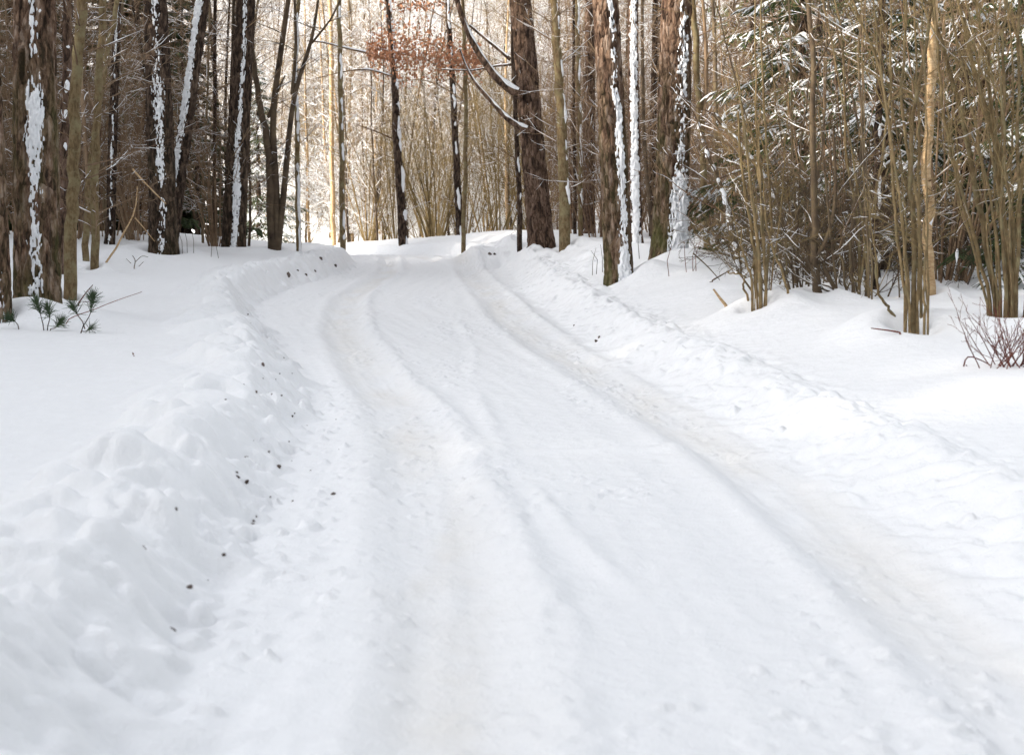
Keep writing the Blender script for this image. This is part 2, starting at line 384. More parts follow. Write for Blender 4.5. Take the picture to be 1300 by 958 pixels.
def snow_lines(lines, rng, p=.6, lo=.35, hi=1.0, fat=.9, minr=.004, steep=.8):
    out = []
    for P, r, l in lines:
        if rng.random() > p: continue
        n = len(P); a = int(rng.random() * (n - 2)); b = min(n, a + max(2, int(math.ceil(n * (lo + (hi - lo) * rng.random())))))
        if b - a < 2: continue
        Q = P[a:b]; T = norm(Q[-1] - Q[0])
        if abs(T[2]) > steep: continue
        q = np.maximum(r[a:b] * fat, minr); w = q * (.7 + .6 * rng.random(b - a)); w[0] *= .3; w[-1] *= .3
        out.append((Q + np.array([0, 0, 1]) * (r[a:b] * .75 + q * .35)[:, None], w, 4 if l <= 1 else 3))
    return out
def stripe_lines(P, r, rng, direc, cover=.8, fat=.55):
    """wind-plastered snow down one side of a thin trunk, in broken runs"""
    out = []; n = 60
    t = np.linspace(0, 1, n); s = np.linspace(0, 1, len(P))
    Q = np.stack([np.interp(t, s, P[:, i]) for i in range(3)], 1); R = np.interp(t, s, r)
    direc = np.array(direc, float); direc /= np.linalg.norm(direc)
    keep = rng.random(n) < cover; i = 0
    while i < n - 2:
        if not keep[i]: i += 1; continue
        j = i + 1
        while j < n and keep[j]: j += 1
        if j - i >= 3:
            w = R[i:j] * fat * (.6 + .7 * rng.random(j - i)); w[0] *= .2; w[-1] *= .2
            out.append((Q[i:j] + direc * (R[i:j] * .72)[:, None] + rng.normal(0, .12, (j - i, 3)) * R[i:j, None], w, 6))
        i = j
    return out
def tmesh(name, lines, mat, k=None):
    V, F = tubes(lines, k)
    return mesh_from(name, V, F, [mat])

PROTO = {}
def proto_tree(key, seed, S, H, r, mats, snowp, lean=.03, minr=.0, snowfat=.9, snowmin=.004):
    rng = np.random.default_rng(seed); lines = []
    d = np.array([rng.normal(0, lean), rng.normal(0, lean), 1.0])
    grow(lines, (0, 0, -.3), d, H, r, 0, S, rng)
    V, F = as_tubes(lines, lambda l: l == 0); tr = mesh_from(key + '_trunk', V, F, [M[mats[0]]])
    V, F = as_tubes(lines, lambda l: l > 0, minr); cr = mesh_from(key + '_crown', V, F, [M[mats[1]]])
    sl = snow_lines([l for l in lines if l[2] > 0], rng, snowp, fat=snowfat, minr=snowmin)
    P, rr, _ = lines[0]
    if rng.random() < .45: sl += stripe_lines(P, rr, rng, (.5, -.8, .2), .5, .4)
    sn = tmesh(key + '_snow', sl, M['tsnow'])
    PROTO.setdefault(key, []).append((tr, cr, sn))
S_thin = dict(n=[14, 6, 5, 4], wander=[.035, .10, .14, .16], up=[.01, .05, .05, .04], tip=[.25, .2, .25, .3], kids=[30, 6, 3], t0=[.06, .2, .2], t1=[1, 1, 1],
              ang=[.95, .75, .7], ratio=[.2, .5, .5], shrink=[.5, .4, .4], rmax=[.016, .007, .0045])
S_dead = dict(n=[12, 6, 4, 3], wander=[.012, .06, .10, .12], up=[.0, -.02, .02, .0], tip=[.4, .15, .3, .3], kids=[60, 10, 2], t0=[.07, .12, .3], t1=[1, 1, 1],
              ang=[1.5, .85, .7], ratio=[.1, .38, .4], shrink=[.45, .5, .4], rmax=[.011, .005, .0035], elev=.02, abs=1.7, flat=True)
S_brush = dict(n=[6, 5, 5, 4], wander=[.12, .16, .18, .2], up=[.06, .04, .03, .02], tip=[.3, .25, .3, .3], kids=[7, 6, 4], t0=[.15, .15, .15], t1=[1, 1, 1],
               ang=[.6, .7, .7], ratio=[.55, .55, .5], shrink=[.4, .4, .4], rmax=[.010, .006, .004])
for i in range(5): proto_tree('thin', 100 + i, S_thin, 12.5, .032 + .009 * i, ('thin', 'twig'), .5, .05, .0028, snowmin=.005)
for i in range(4): proto_tree('dead', 120 + i, S_dead, 13.0, .05 + .014 * i, ('spruce', 'twig'), .5, .015, .0028, snowmin=.005)
for i in range(3): proto_tree('frost', 140 + i, S_thin, 11.0, .045 + .012 * i, ('thin', 'twig'), .95, .06, .004, 1.6, .011)
for i in range(2): proto_tree('pale', 150 + i, S_thin, 13.0, .07, ('birch', 'gold'), .5, .03, .0035)

def proto_hazel(key, seed, nst, H, mats, snowp, spread=.32, minr=.003, snowmin=.005, curved=.02):
    rng = np.random.default_rng(seed); lines = []
    S = dict(n=[9, 5, 4], wander=[.035, .10, .14], up=[-curved, .05, .03], tip=[.25, .25, .3], kids=[7, 4], t0=[.30, .2], t1=[1, 1], ang=[.55, .6], ratio=[.26, .5], shrink=[.4, .4], rmax=[.008, .005])
    for i in range(nst):
        az = rng.random() * 6.28; sp = spread * math.sqrt(rng.random()) * 1.25
        b = rng.random() * .28
        grow(lines, (math.cos(az) * b, math.sin(az) * b, -.25), (math.cos(az) * sp, math.sin(az) * sp, 1), H * (.55 + .5 * rng.random()), .012 + .016 * rng.random(), 0, S, rng)
    V, F = tubes([(P, np.maximum(r, minr), (5, 3, 3)[l]) for P, r, l in lines]); me = mesh_from(key, V, F, [M[mats]])
    sn = tmesh(key + '_snow', snow_lines(lines, rng, snowp, minr=snowmin, steep=.9), M['tsnow'])
    PROTO.setdefault(key, []).append((me, sn))
for i in range(5): proto_hazel('hazel', 200 + i, 13 + 2 * i, 6.4, 'gold', .35, .34, .004)
for i in range(4): proto_hazel('hazelbrown', 220 + i, 16, 5.0, 'twig', .4, .30, .003)
def proto_brush(key, seed, nst, H, mat, snowp, minr=.003, snowmin=.006, fat=1.0):
    rng = np.random.default_rng(seed); lines = []
    for i in range(nst):
        az = rng.random() * 6.28; b = rng.random() * .5
        sp = .2 + .7 * rng.random()
        grow(lines, (math.cos(az) * b, math.sin(az) * b, -.15), (math.cos(az) * sp, math.sin(az) * sp, 1), H * (.5 + .6 * rng.random()), .010 + .006 * rng.random(), 0, S_brush, rng)
    V, F = tubes([(P, np.maximum(r, minr), (4, 3, 3, 3)[l]) for P, r, l in lines]); me = mesh_from(key, V, F, [M[mat]])
    sn = tmesh(key + '_snow', snow_lines(lines, rng, snowp, minr=snowmin, fat=fat, steep=.93), M['tsnow'])
    PROTO.setdefault(key, []).append((me, sn))
for i in range(4): proto_brush('brush', 240 + i, 5, 1.35, 'thin', .12, .003, .004)
S_thick = dict(n=[9, 6, 4, 3], wander=[.06, .12, .16, .18], up=[.02, .03, .02, .0], tip=[.25, .25, .3, .3], kids=[13, 6, 3], t0=[.08, .12, .15], t1=[1, 1, 1],
               ang=[.85, .75, .7], ratio=[.30, .45, .5], shrink=[.35, .4, .4], rmax=[.009, .005, .0035])
def proto_thick(key, seed, nst, H, mat, snowp):
    rng = np.random.default_rng(seed); lines = []
    for i in range(nst):
        az = rng.random() * 6.28; b = rng.random() * .8; sp = .22 * rng.random()
        grow(lines, (math.cos(az) * b, math.sin(az) * b, -.2), (math.cos(az) * sp, math.sin(az) * sp, 1), H * (.5 + .6 * rng.random()), .013 + .012 * rng.random(), 0, S_thick, rng)
    V, F = tubes([(P, np.maximum(r, .0026), (5, 3, 3, 3)[l]) for P, r, l in lines]); me = mesh_from(key, V, F, [M[mat]])
    sn = tmesh(key + '_snow', snow_lines(lines, rng, snowp, minr=.0045, steep=.85), M['tsnow'])
    PROTO.setdefault(key, []).append((me, sn))
for i in range(4): proto_thick('thicket', 280 + i, 6, 7.5, 'twig', .13)
for i in range(3): proto_thick('goldthicket', 290 + i, 6, 8.0, 'gold', .6)
for i in range(3): proto_brush('snowbush', 260 + i, 8, 3.6, 'gold', .95, .004, .014, 1.8)

# ------------------------------------------------------------------ spruces with drooping needled boughs
def proto_spruce(key, seed, H, Rb, nb, snowp, z0=.05, per=16, blade=.035, sub=2):
    rng = np.random.default_rng(seed)
    lines = [(np.stack([np.zeros(8), np.zeros(8), np.linspace(-.3, H, 8)], 1), np.linspace(.018 * H, .01, 8), 0)]
    need, snow, wood = [], [], []
    for i in range(nb):
        t = z0 + (1 - z0) * (i + rng.random()) / nb; z = H * t; Lb = Rb * (1 - t) ** .8 * (.7 + .5 * rng.random()) + .12
        az = i * 2.4 + rng.normal(0, .3); n = 7; sp_ = snowp if rng.random() < .55 else snowp * .12; u = np.linspace(0, 1, n)
        hd = np.array([math.cos(az), math.sin(az), 0]); sd = np.array([-hd[1], hd[0], 0])
        P = np.array([0, 0, z]) + hd * (u * Lb)[:, None] + np.array([0, 0, 1]) * (-.42 * Lb * u ** 1.5 + .16 * Lb * u ** 3 + .05 * Lb * u)[:, None]
        wood.append((P, np.linspace(.018, .004, n) * (.5 + Lb * .4), 3))
        for j in range(per):
            a = .12 + .88 * (j + rng.random()) / per; q = np.array([np.interp(a, u, P[:, c]) for c in range(3)])
            sgn = 1 if j % 2 else -1; tl = (.36 * Lb * (1 - a * .65) + .06) * (.6 + .6 * rng.random())
            dr = hd * (.75 + rng.normal(0, .1)) + sd * sgn * .75 + np.array([0, 0, -.35 + rng.normal(0, .22)]); dr /= np.linalg.norm(dr)
            m = 4; w = np.linspace(0, 1, m); Q = q + dr * (w * tl)[:, None] + np.array([0, 0, -1]) * (.30 * tl * w ** 2)[:, None]
            need.append((Q, blade * np.array([.5, 1, .8, .12]) * (.7 + .5 * rng.random()), 3))
            for e in range(sub):
                a2 = .25 + .6 * rng.random(); q2 = np.array([np.interp(a2, w, Q[:, c]) for c in range(3)])
                d2 = dr * .7 + np.cross(dr, [0, 0, 1]) * (.7 if e % 2 else -.7) + np.array([0, 0, -.35]); d2 /= np.linalg.norm(d2)
                Q2 = q2 + d2 * (np.linspace(0, 1, 3) * tl * .45)[:, None]
                need.append((Q2, blade * np.array([.6, .8, .1]), 3))
                if rng.random() < sp_ * .8: snow.append((Q2 + np.array([0, 0, blade * .6]), blade * np.array([.5, 1.3, .2]) * (.5 + .7 * rng.random()), 4))
            if rng.random() < sp_: snow.append((Q + np.array([0, 0, blade * .7]), blade * np.array([.6, 1.4, 1.2, .2]) * (.5 + .8 * rng.random()), 5))
    V1, F1 = tubes(wood); tr = tmesh(key + '_trunk', [(lines[0][0], lines[0][1], 7)], M['spruce'])
    V2, F2 = tubes(need)
    cr = mesh_from(key + '_crown', np.concatenate([V1, V2]), np.concatenate([F1, F2 + len(V1)]), [M['thin'], M['needle']], np.concatenate([np.zeros(len(F1)), np.ones(len(F2))]))
    sn = tmesh(key + '_snow', snow, M['tsnow']) if snow else None
    PROTO.setdefault(key, []).append((tr, cr, sn))
for i in range(3): proto_spruce('spruce', 300 + i, 8.5, 2.1, 84, .46, .05, 26, .017, 4)
for i in range(2): proto_spruce('bigspruce', 320 + i, 20, 3.4, 90, .0, .04, 16, .10)
for i in range(2): proto_spruce('shadespruce', 325 + i, 22, 3.8, 84, .0, .02, 14, .24, 0)
proto_spruce('pinecrown', 330, 5.0, 2.4, 34, .25, .05, 14, .07)

# ------------------------------------------------------------------ placing copies
REG = []
def place(name, key, var, x, y, rz, sc, label, cat, group, zoff=0.0):
    pr = PROTO[key][var % len(PROTO[key])]
    loc = (x, y, gz(x, y) + zoff)
    if len(pr) == 2:
        root = link(name, pr[0], None, loc); root.rotation_euler = (0, 0, rz); root.scale = (sc,) * 3
        link('snow_clumps', pr[1], root)
    else:
        root = empty(name, loc, rz); root.scale = (sc,) * 3
        link('trunk', pr[0], root); link('crown', pr[1], root)
        if pr[2] is not None: link('snow_clumps', pr[2], root)
    return tag(root, label, cat, group)

# ------------------------------------------------------------------ big barked trunks
def big_trunk(name, label, pxb, pxt, d, w, mat, snow=None, moss=0, H=15, cat='tree', plates=1.0, flare=.22, seed=1, zfine=None, group=None, crown=True, thin_snow=None):
    x0 = gx(pxb, d); y0 = d; zb = gz(x0, y0)
    top = unproj(pxt, 0, d); lean = (top[0] - x0) / (top[2] - zb)
    r0 = .5 * w * d / F_PX
    root = empty(name, (x0, y0, zb)); tag(root, label, cat, group)
    zf = zfine or (top[2] - zb + .4)
    ns = int(np.clip(w * 1.5, 20, 84)); dz = max(.022, .9 * d / F_PX * 1.3)
    zs = np.concatenate([np.arange(-.25, zf, dz), np.linspace(zf, H, 14)[1:]])
    th = np.arange(ns) / ns * 2 * PI
    TH, ZZ = np.meshgrid(th, zs)
    def rad(TH, ZZ):
        r = r0 * (1 - .028 * ZZ) * np.clip(1 - (ZZ / (H * 1.15)) ** 3, .12, 1)
        return r + r0 * flare * np.exp(-np.clip(ZZ + .1, 0, None) / .28) * (1 + .45 * np.sin(TH * 5 + seed) * .6)
    R = rad(TH, ZZ); cxs, sns = np.cos(TH), np.sin(TH)
    bow = .02 * np.sin(ZZ * .55 + seed)
    AX = lean * ZZ + bow; AY = .03 * np.sin(ZZ * .4 + seed * 2)
    fr = 9.0
    wob = .6 * fbm(cxs * 2, sns * 2, ZZ * 1.2, 2, seed + 9)
    a1 = vnoise(cxs * R * fr * 2.2 + wob, sns * R * fr * 2.2 + wob, ZZ * 2.6, seed); a2 = vnoise(cxs * R * fr * 4, sns * R * fr * 4 + wob, ZZ * 6, seed + 1)
    fis = (1 - np.abs(2 * a1 - 1)) ** 4 * .9 + (1 - np.abs(2 * a2 - 1)) ** 5 * .45
    R = R + plates * (-.034 * fis + .014 * (fbm(cxs * R * 22, sns * R * 22, ZZ * 7, 3, seed + 3) - .5) + .02 * (fbm(cxs * 1.5, sns * 1.5, ZZ * .8, 2, seed + 4) - .5))
    V = np.stack([AX + R * cxs, AY + R * sns, ZZ], -1)
    nz = len(zs); idx = np.arange(nz * ns).reshape(nz, ns)
    F = np.stack([idx[:-1], np.roll(idx[:-1], -1, 1), np.roll(idx[1:], -1, 1), idx[1:]], -1).reshape(-1, 4)
    me = mesh_from(name + '_trunk', V.reshape(-1, 3), F, [M[mat]])
    if moss:
        ms = moss * np.clip(1.5 * fbm(cxs * 3, sns * 3, ZZ * 2.2, 4, seed + 12) - .35, 0, 1) * (np.exp(-np.clip(ZZ, 0, None) / .8) + .35 * np.exp(-((ZZ - 2.2) / .8) ** 2))
        at = me.attributes.new('moss', 'FLOAT', 'POINT'); at.data.foreach_set('value', np.clip(ms * 1.8, 0, 1).ravel().astype(np.float32))
    tr = link('trunk', me, root)
    if snow:
        az0, half, cover, thick, bumps = snow
        nc = int(ns * 1.1); tt = np.linspace(-1, 1, nc) * half * 1.4
        zq = np.arange(-.12, zf, dz * .8)
        T2, Z2 = np.meshgrid(tt, zq)
        drift = .25 * (fbm(Z2 * .9, 0 * Z2, 0, 3, seed + 20) - .5)
        A2 = az0 + T2
        c2, s2 = np.cos(A2), np.sin(A2); Rb = rad(A2, Z2)
        nse = .45 * fbm(c2 * Rb * 22, s2 * Rb * 22, Z2 * 7, 3, seed + 21) + .55 * fbm(c2 * Rb * 46, s2 * Rb * 46, Z2 * 20, 2, seed + 23)
        big = fbm(0 * Z2, 0 * Z2 + T2 * .6, Z2 * .9, 2, seed + 24)
        boost = sum((b * np.exp(-((Z2 - zc) / wd) ** 2) for zc, wd, b in bumps), 0 * Z2)
        edge = (np.abs(T2 + drift) / (half * (1 + .5 * np.clip(boost, -.5, 1.0)))) ** 2
        m = nse - (1 - cover) - .30 * edge + .35 * (big - .5) + .16 * boost
        off = np.clip(m * thick * 4.5, -.03, thick * (.55 + 1.3 * fbm(c2 * Rb * 16, s2 * Rb * 16, Z2 * 9, 3, seed + 27))) + np.where(m > 0, .004, 0)
        R2 = Rb + off * (1 + .6 * np.clip(boost, 0, 1))
        V2 = np.stack([lean * Z2 + .02 * np.sin(Z2 * .55 + seed) + R2 * c2, .03 * np.sin(Z2 * .4 + seed * 2) + R2 * s2, Z2], -1)
        i2 = np.arange(Z2.size).reshape(Z2.shape)
        F2 = np.stack([i2[:-1, :-1], i2[:-1, 1:], i2[1:, 1:], i2[1:, :-1]], -1).reshape(-1, 4)
        ok = (off.ravel()[F2].max(1) > -.012)
        sn = link('snow_crust', mesh_from(name + '_snow', V2.reshape(-1, 3), F2[ok], [M['tsnow']]), root)
    if crown:
        rng = np.random.default_rng(seed + 77); L = []
        for i in range(26):
            z = zf + 1.5 + rng.random() * (H - zf - 3); az = rng.random() * 6.28
            grow(L, (lean * z, 0, z), (math.cos(az), math.sin(az), .25), 1.2 + 1.6 * rng.random(), .025, 1, S_dead, rng)
        V3, F3 = tubes([(P, r, 3) for P, r, l in L]); link('crown', mesh_from(name + '_crown', V3, F3, [M['twig']]), root)
        c = PROTO['pinecrown'][0]; o = link('crown', c[1], root, (lean * (H - 4.2), 0, H - 4.2))
    return root, (lambda z: np.array([x0 + lean * z, y0, zb + z])), r0

AZ = lambda deg: math.radians(deg)     # azimuth on the trunk: -90 faces the camera, 0 faces image right
big_trunk('pine_tree', 'thick reddish pine with mossy foot and a clump of snow halfway up its trunk', 46, 45, 16.6, 60, 'pine', (AZ(-74), .40, .40, .024, [(2.15, .28, .5), (2.6, .2, .45), (.45, .35, .35), (1.4, .4, -.1)]), 1.0, 15, seed=3, plates=1.25, flare=.16)
big_trunk('pine_tree', 'reddish pine trunk cut by the picture edge, touching the mossy pine', -6, -16, 15.7, 34, 'pine', (AZ(-60), .35, .30, .025, [(1.8, .25, .9), (.2, .2, .8)]), .5, 14, seed=8, plates=1.2)
big_trunk('spruce_tree', 'thick dark trunk with a broken snow stripe, paired with a leaning snowy stem', 207, 197, 30.0, 37, 'spruce', (AZ(-80), .42, .46, .035, [(3.4, .5, .8)]), .2, 16, seed=13)
big_trunk('leaning_tree', 'dark trunk leaning over with a continuous snow strip along its flank', 217, 257, 31.0, 21, 'spruce', (AZ(-115), .62, .56, .035, []), 0, 13, seed=17, flare=.1)
big_trunk('spruce_tree', 'straight dark trunk with a thin white snow line, standing by the lumpy plough ridge', 297, 311, 33.0, 31, 'spruce', (AZ(-78), .30, .54, .030, [(1.6, .6, .4)]), .1, 16, seed=23)
T13, T13p, T13r = big_trunk('pine_tree', 'massive brown pine leaning back over the bend with two snow-topped limbs', 690, 660, 34.0, 34, 'brown', None, .0, 17, seed=29, flare=.45, plates=1.3)
big_trunk('pine_tree', 'roadside pine, brown on one side, with a snow strip down its middle', 787, 767, 22.0, 38, 'pine', (AZ(-66), .38, .52, .035, [(.2, .35, .7), (1.2, .4, .4)]), .8, 15, seed=31, plates=1.1, flare=.12)
big_trunk('pine_tree', 'dark pine beside the road with the heaviest snow plastering and mossy foot', 850, 858, 24.0, 46, 'pine', (AZ(-66), .46, .44, .045, [(.9, .6, 1.1), (.3, .4, .5), (2.9, .5, .4)]), 1.0, 15, seed=37, plates=1.2, flare=.22)
big_trunk('spruce_tree', 'dim brown trunk with blotches of snow seen between the two roadside pines', 808, 804, 30.0, 17, 'brown', (AZ(-90), .8, .62, .035, []), 0, 14, seed=41)
big_trunk('pine_tree', 'plain brown trunk half hidden just left of the snow-striped roadside pine', 748, 748, 38.0, 16, 'brown', None, 0, 15, seed=43)
big_trunk('spruce_tree', 'dark bare trunk at the back of the golden stems on the bank', 1222, 1226, 20.0, 19, 'spruce', None, 0, 14, seed=47)
big_trunk('spruce_tree', 'slim dark trunk in the brown thicket left of the paired trunks', 140, 150, 31.0, 13, 'spruce', (AZ(-80), .5, .4, .02, []), 0, 14, seed=53)

# limbs of the leaning pine
def px_line(pts, d): return np.array([unproj(a, b, dd if dd else d) for a, b, dd in [(p + (None,))[:3] for p in pts]])
def dense(P, n=16):
    P = np.asarray(P); s = np.linspace(0, 1, len(P)); t = np.linspace(0, 1, n)
    # Catmull-like smoothing
    Q = np.stack([np.interp(t, s, P[:, i]) for i in range(3)], 1)
    for _ in range(2): Q[1:-1] = .25 * Q[:-2] + .5 * Q[1:-1] + .25 * Q[2:]
    return Q
def local(P, root): return P - np.array(root.location)
rng = np.random.default_rng(400)
for pts, ra, rb in (([(664, 122), (650, 116), (628, 98), (606, 66), (592, 36), (582, 10), (574, -25)], .115, .05), ([(676, 168), (660, 162), (642, 150), (626, 131), (608, 112), (592, 88), (584, 62)], .085, .018),
                    ([(648, 76), (632, 62), (612, 46), (596, 32)], .045, .03), ([(650, 82), (628, 84), (600, 90), (560, 88)], .03, .012)):
    Q = local(dense(px_line(pts, 33.7)), T13); R = np.linspace(ra, rb, len(Q))
    br = link('branch', tmesh('limb', [(Q, R, 8)], M['brown']), T13)
    sl = [(Q[1:] + np.array([0.0, -.35, 1]) * (R[1:] * .8)[:, None], R[1:] * .62 * (.7 + .5 * rng.random(len(Q) - 1)), 6)]
    link('snow_clumps', tmesh('limb_snow', sl, M['tsnow']), br)

# ------------------------------------------------------------------ thin individual trees traced as stems
def stem_tree(name, label, pts, d, w0, w1, mat, cat='tree', snow=None, twigs=10, seed=0, extra=(), twigmat='twig', tl=1.2, group=None, ext=True):
    rng = np.random.default_rng(900 + seed)
    P = dense(px_line(pts, d), 22)
    x0, y0 = P[0][0], P[0][1]; zb = gz(x0, y0); P[0][2] = min(P[0][2], zb) - .25
    root = empty(name, (x0, y0, zb)); tag(root, label, cat, group)
    R = np.linspace(w0, w1, 22) * .5 * d / F_PX
    P = local(P, root); P += rng.normal(0, .012, P.shape) * (np.arange(22)[:, None] > 0)
    top = P[-1] + (P[-1] - P[-4]) / np.linalg.norm(P[-1] - P[-4]) * 2.5
    if ext: P = np.concatenate([P, [P[-1] * .5 + top * .5, top]]); R = np.concatenate([R, [R[-1] * .7, R[-1] * .3]])
    link('trunk', tmesh(name, [(P, R, 9)], M[mat]), root)
    L = [(P, R, 0)]; C = []
    for e, ra, rb in extra:
        Q = local(dense(px_line(e, d), 14), root); RQ = np.linspace(ra, rb, 14) * .5 * d / F_PX; C.append((Q, RQ, 1)); L.append((Q, RQ, 1))
    S = dict(S_thin); S['rmax'] = [.012, .006, .004]
    for i in range(twigs):
        b = L[rng.integers(len(L))]; k = rng.integers(3, len(b[0]) - 1); az = rng.random() * 6.28
        grow(C, b[0][k], (math.cos(az), math.sin(az), .35), tl * (.5 + .8 * rng.random()), min(.014, b[1][k] * .5), 1, S, rng)
    if C: link('crown', tmesh(name + '_crown', [(p, np.maximum(r, .0028), 6 if l == 1 and r[0] > .02 else 3) for p, r, l in C], M[twigmat]), root)
    sl = snow_lines(C, rng, .5, minr=.005)
    if snow: sl += stripe_lines(P, R, rng, *snow)
    if sl: link('snow_clumps', tmesh(name + '_snow', sl, M['tsnow']), root)
    return root
FR = (.55, -.8, 0); FRONT = (.1, -1, 0)
stem_tree('young_tree', 'slim yellowish lichen-covered tree just behind the mossy pine', [(87, 378), (92, 250), (96, 120), (103, 0)], 19.7, 17, 13, 'lichen', twigs=16, seed=1)
stem_tree('young_tree', 'thin brown stem touching the yellowish lichen tree', [(76, 370), (80, 250), (84, 120), (86, 0)], 24, 13, 12, 'brown', snow=(FR, .45, .5), twigs=14, seed=2)
stem_tree('young_tree', 'thin brown stem, right neighbour of the yellowish lichen tree', [(120, 352), (120, 240), (124, 120), (131, 0)], 25, 11, 9, 'lichen', twigs=14, seed=3)
stem_tree('young_tree', 'thin olive stem forking low, between mossy pine and paired trunks', [(108, 345), (112, 230), (128, 110), (150, 0)], 27, 9, 6, 'lichen', twigs=14, seed=4, extra=[([(112, 230), (104, 120), (96, 0)], 6, 4)])
stem_tree('forked_tree', 'dark many-stemmed tree at the end of the lumpy plough ridge', [(346, 328), (344, 235), (340, 180), (331, 140), (322, 90), (318, 0)], 34, 12, 5, 'thin', twigs=14, seed=5,
          extra=[([(350, 322), (352, 250), (344, 150), (356, 70), (366, 0)], 10, 6), ([(352, 322), (362, 230), (371, 120), (396, 55), (404, 0)], 9, 3), ([(371, 120), (376, 60), (374, 0)], 5, 3), ([(396, 55), (420, 25), (432, 0)], 3, 2), ([(340, 150), (354, 112), (362, 96)], 4, 2)], twigmat='thin')
stem_tree('young_tree', 'thin stem with an unbroken white snow edge beside the many-stemmed tree', [(380, 320), (377, 180), (375, 90), (378, 0)], 37, 7, 5, 'lichen', snow=(FR, .92, .6), twigs=8, seed=6)
stem_tree('young_tree', 'pale sunlit trunk behind the bend, between two snow-edged stems', [(424, 318), (421, 180), (421, 60), (419, 0)], 58, 6, 5, 'birch', twigs=8, seed=7)
stem_tree('young_tree', 'straight slim trunk with snow down its middle at the road bend', [(435, 328), (434, 200), (432, 100), (430, 0)], 49, 8, 5.5, 'lichen', snow=(FR, .75, .5), twigs=10, seed=8)
stem_tree('young_tree', 'black curving trunk with a bright snow edge where the road disappears', [(513, 325), (509, 250), (503, 180), (502, 110), (496, 50), (493, 0)], 50, 12, 7, 'spruce', snow=((.9, -.5, 0), .93, .5), twigs=12, seed=9,
          extra=[([(502, 178), (480, 168), (452, 158)], 2.5, 1.5), ([(498, 78), (470, 68), (440, 62), (412, 54), (390, 52)], 3, 1.5), ([(499, 98), (470, 88), (440, 90), (400, 100)], 2.5, 1.2)])
stem_tree('young_tree', 'dark slender trunk with snow edge behind the snow heap', [(585, 312), (580, 220), (576, 140), (572, 60), (568, 0)], 50, 10, 6, 'spruce', snow=((.3, -.95, 0), .85, .5), twigs=10, seed=10)
stem_tree('young_tree', 'thin dark stem squeezed against the left side of the leaning pine', [(660, 312), (659, 240), (656, 170), (652, 90), (650, 0)], 36, 7, 5, 'spruce', snow=(FR, .4, .5), twigs=8, seed=11)
stem_tree('young_tree', 'mossy trunk with one long snow stripe, right of the leaning pine', [(717, 312), (716, 220), (711, 120), (706, 40), (703, 0)], 32, 15, 9, 'lichen', snow=((.75, -.65, 0), .9, .42), twigs=16, seed=12)
stem_tree('young_tree', 'thin grey stem with white edge left of the roadside pine', [(738, 308), (736, 200), (735, 100), (733, 0)], 36, 6, 5, 'lichen', snow=(FR, .85, .6), twigs=12, seed=13)
stem_tree('young_tree', 'olive lichen trunk rising right beside the heavily plastered pine', [(898, 332), (894, 220), (886, 110), (880, 0)], 26, 8.5, 8, 'lichen', twigs=14, seed=14, extra=[([(890, 165), (897, 120), (896, 50), (892, 0)], 6, 4)])
stem_tree('leaning_tree', 'broken dead stem slanting through the thicket, thick snow along its top', [(938, 352), (930, 290), (915, 235), (900, 205), (884, 150)], 20, 9, 5, 'thin', cat='tree', snow=((-.3, -.5, .8), .95, .8), twigs=8, seed=15, ext=False)
stem_tree('leaning_tree', 'snow-topped sapling bent diagonally in front of the snowy spruces', [(1020, 330), (990, 262), (965, 215), (934, 178), (905, 145)], 21, 8, 5, 'thin', snow=((-.2, -.45, .85), .95, .85), twigs=8, seed=16, ext=False)
stem_tree('young_tree', 'mossy greenish trunk standing in the snow among the spruces', [(1018, 322), (1016, 240), (1014, 120), (1010, 0)], 25, 11, 9, 'lichen', twigs=12, seed=17)
stem_tree('young_tree', 'pale orange sunlit trunk with snow knots behind the golden stems', [(1182, 386), (1178, 280), (1175, 190), (1183, 120), (1184, 0)], 16.5, 13, 11, 'birch', snow=((.6, -.7, 0), .45, .5), twigs=8, seed=18)
stem_tree('young_tree', 'blackish trunk half hidden behind the golden stem cluster on the snow crest', [(1113, 378), (1112, 280), (1116, 150), (1120, 0)], 18, 10, 8, 'spruce', snow=(FR, .5, .6), twigs=12, seed=19)
stem_tree('dead_tree', 'crooked black dead stem with a snow pad low in the brushwood', [(1042, 386), (1036, 350), (1030, 320), (1036, 270), (1030, 200), (1034, 110), (1026, 0)], 16, 12, 6, 'thin', twigs=14, seed=20, extra=[([(1034, 330), (1052, 300), (1062, 250), (1058, 160)], 7, 3), ([(1046, 340), (1062, 370), (1066, 386)], 6, 5)], twigmat='thin')

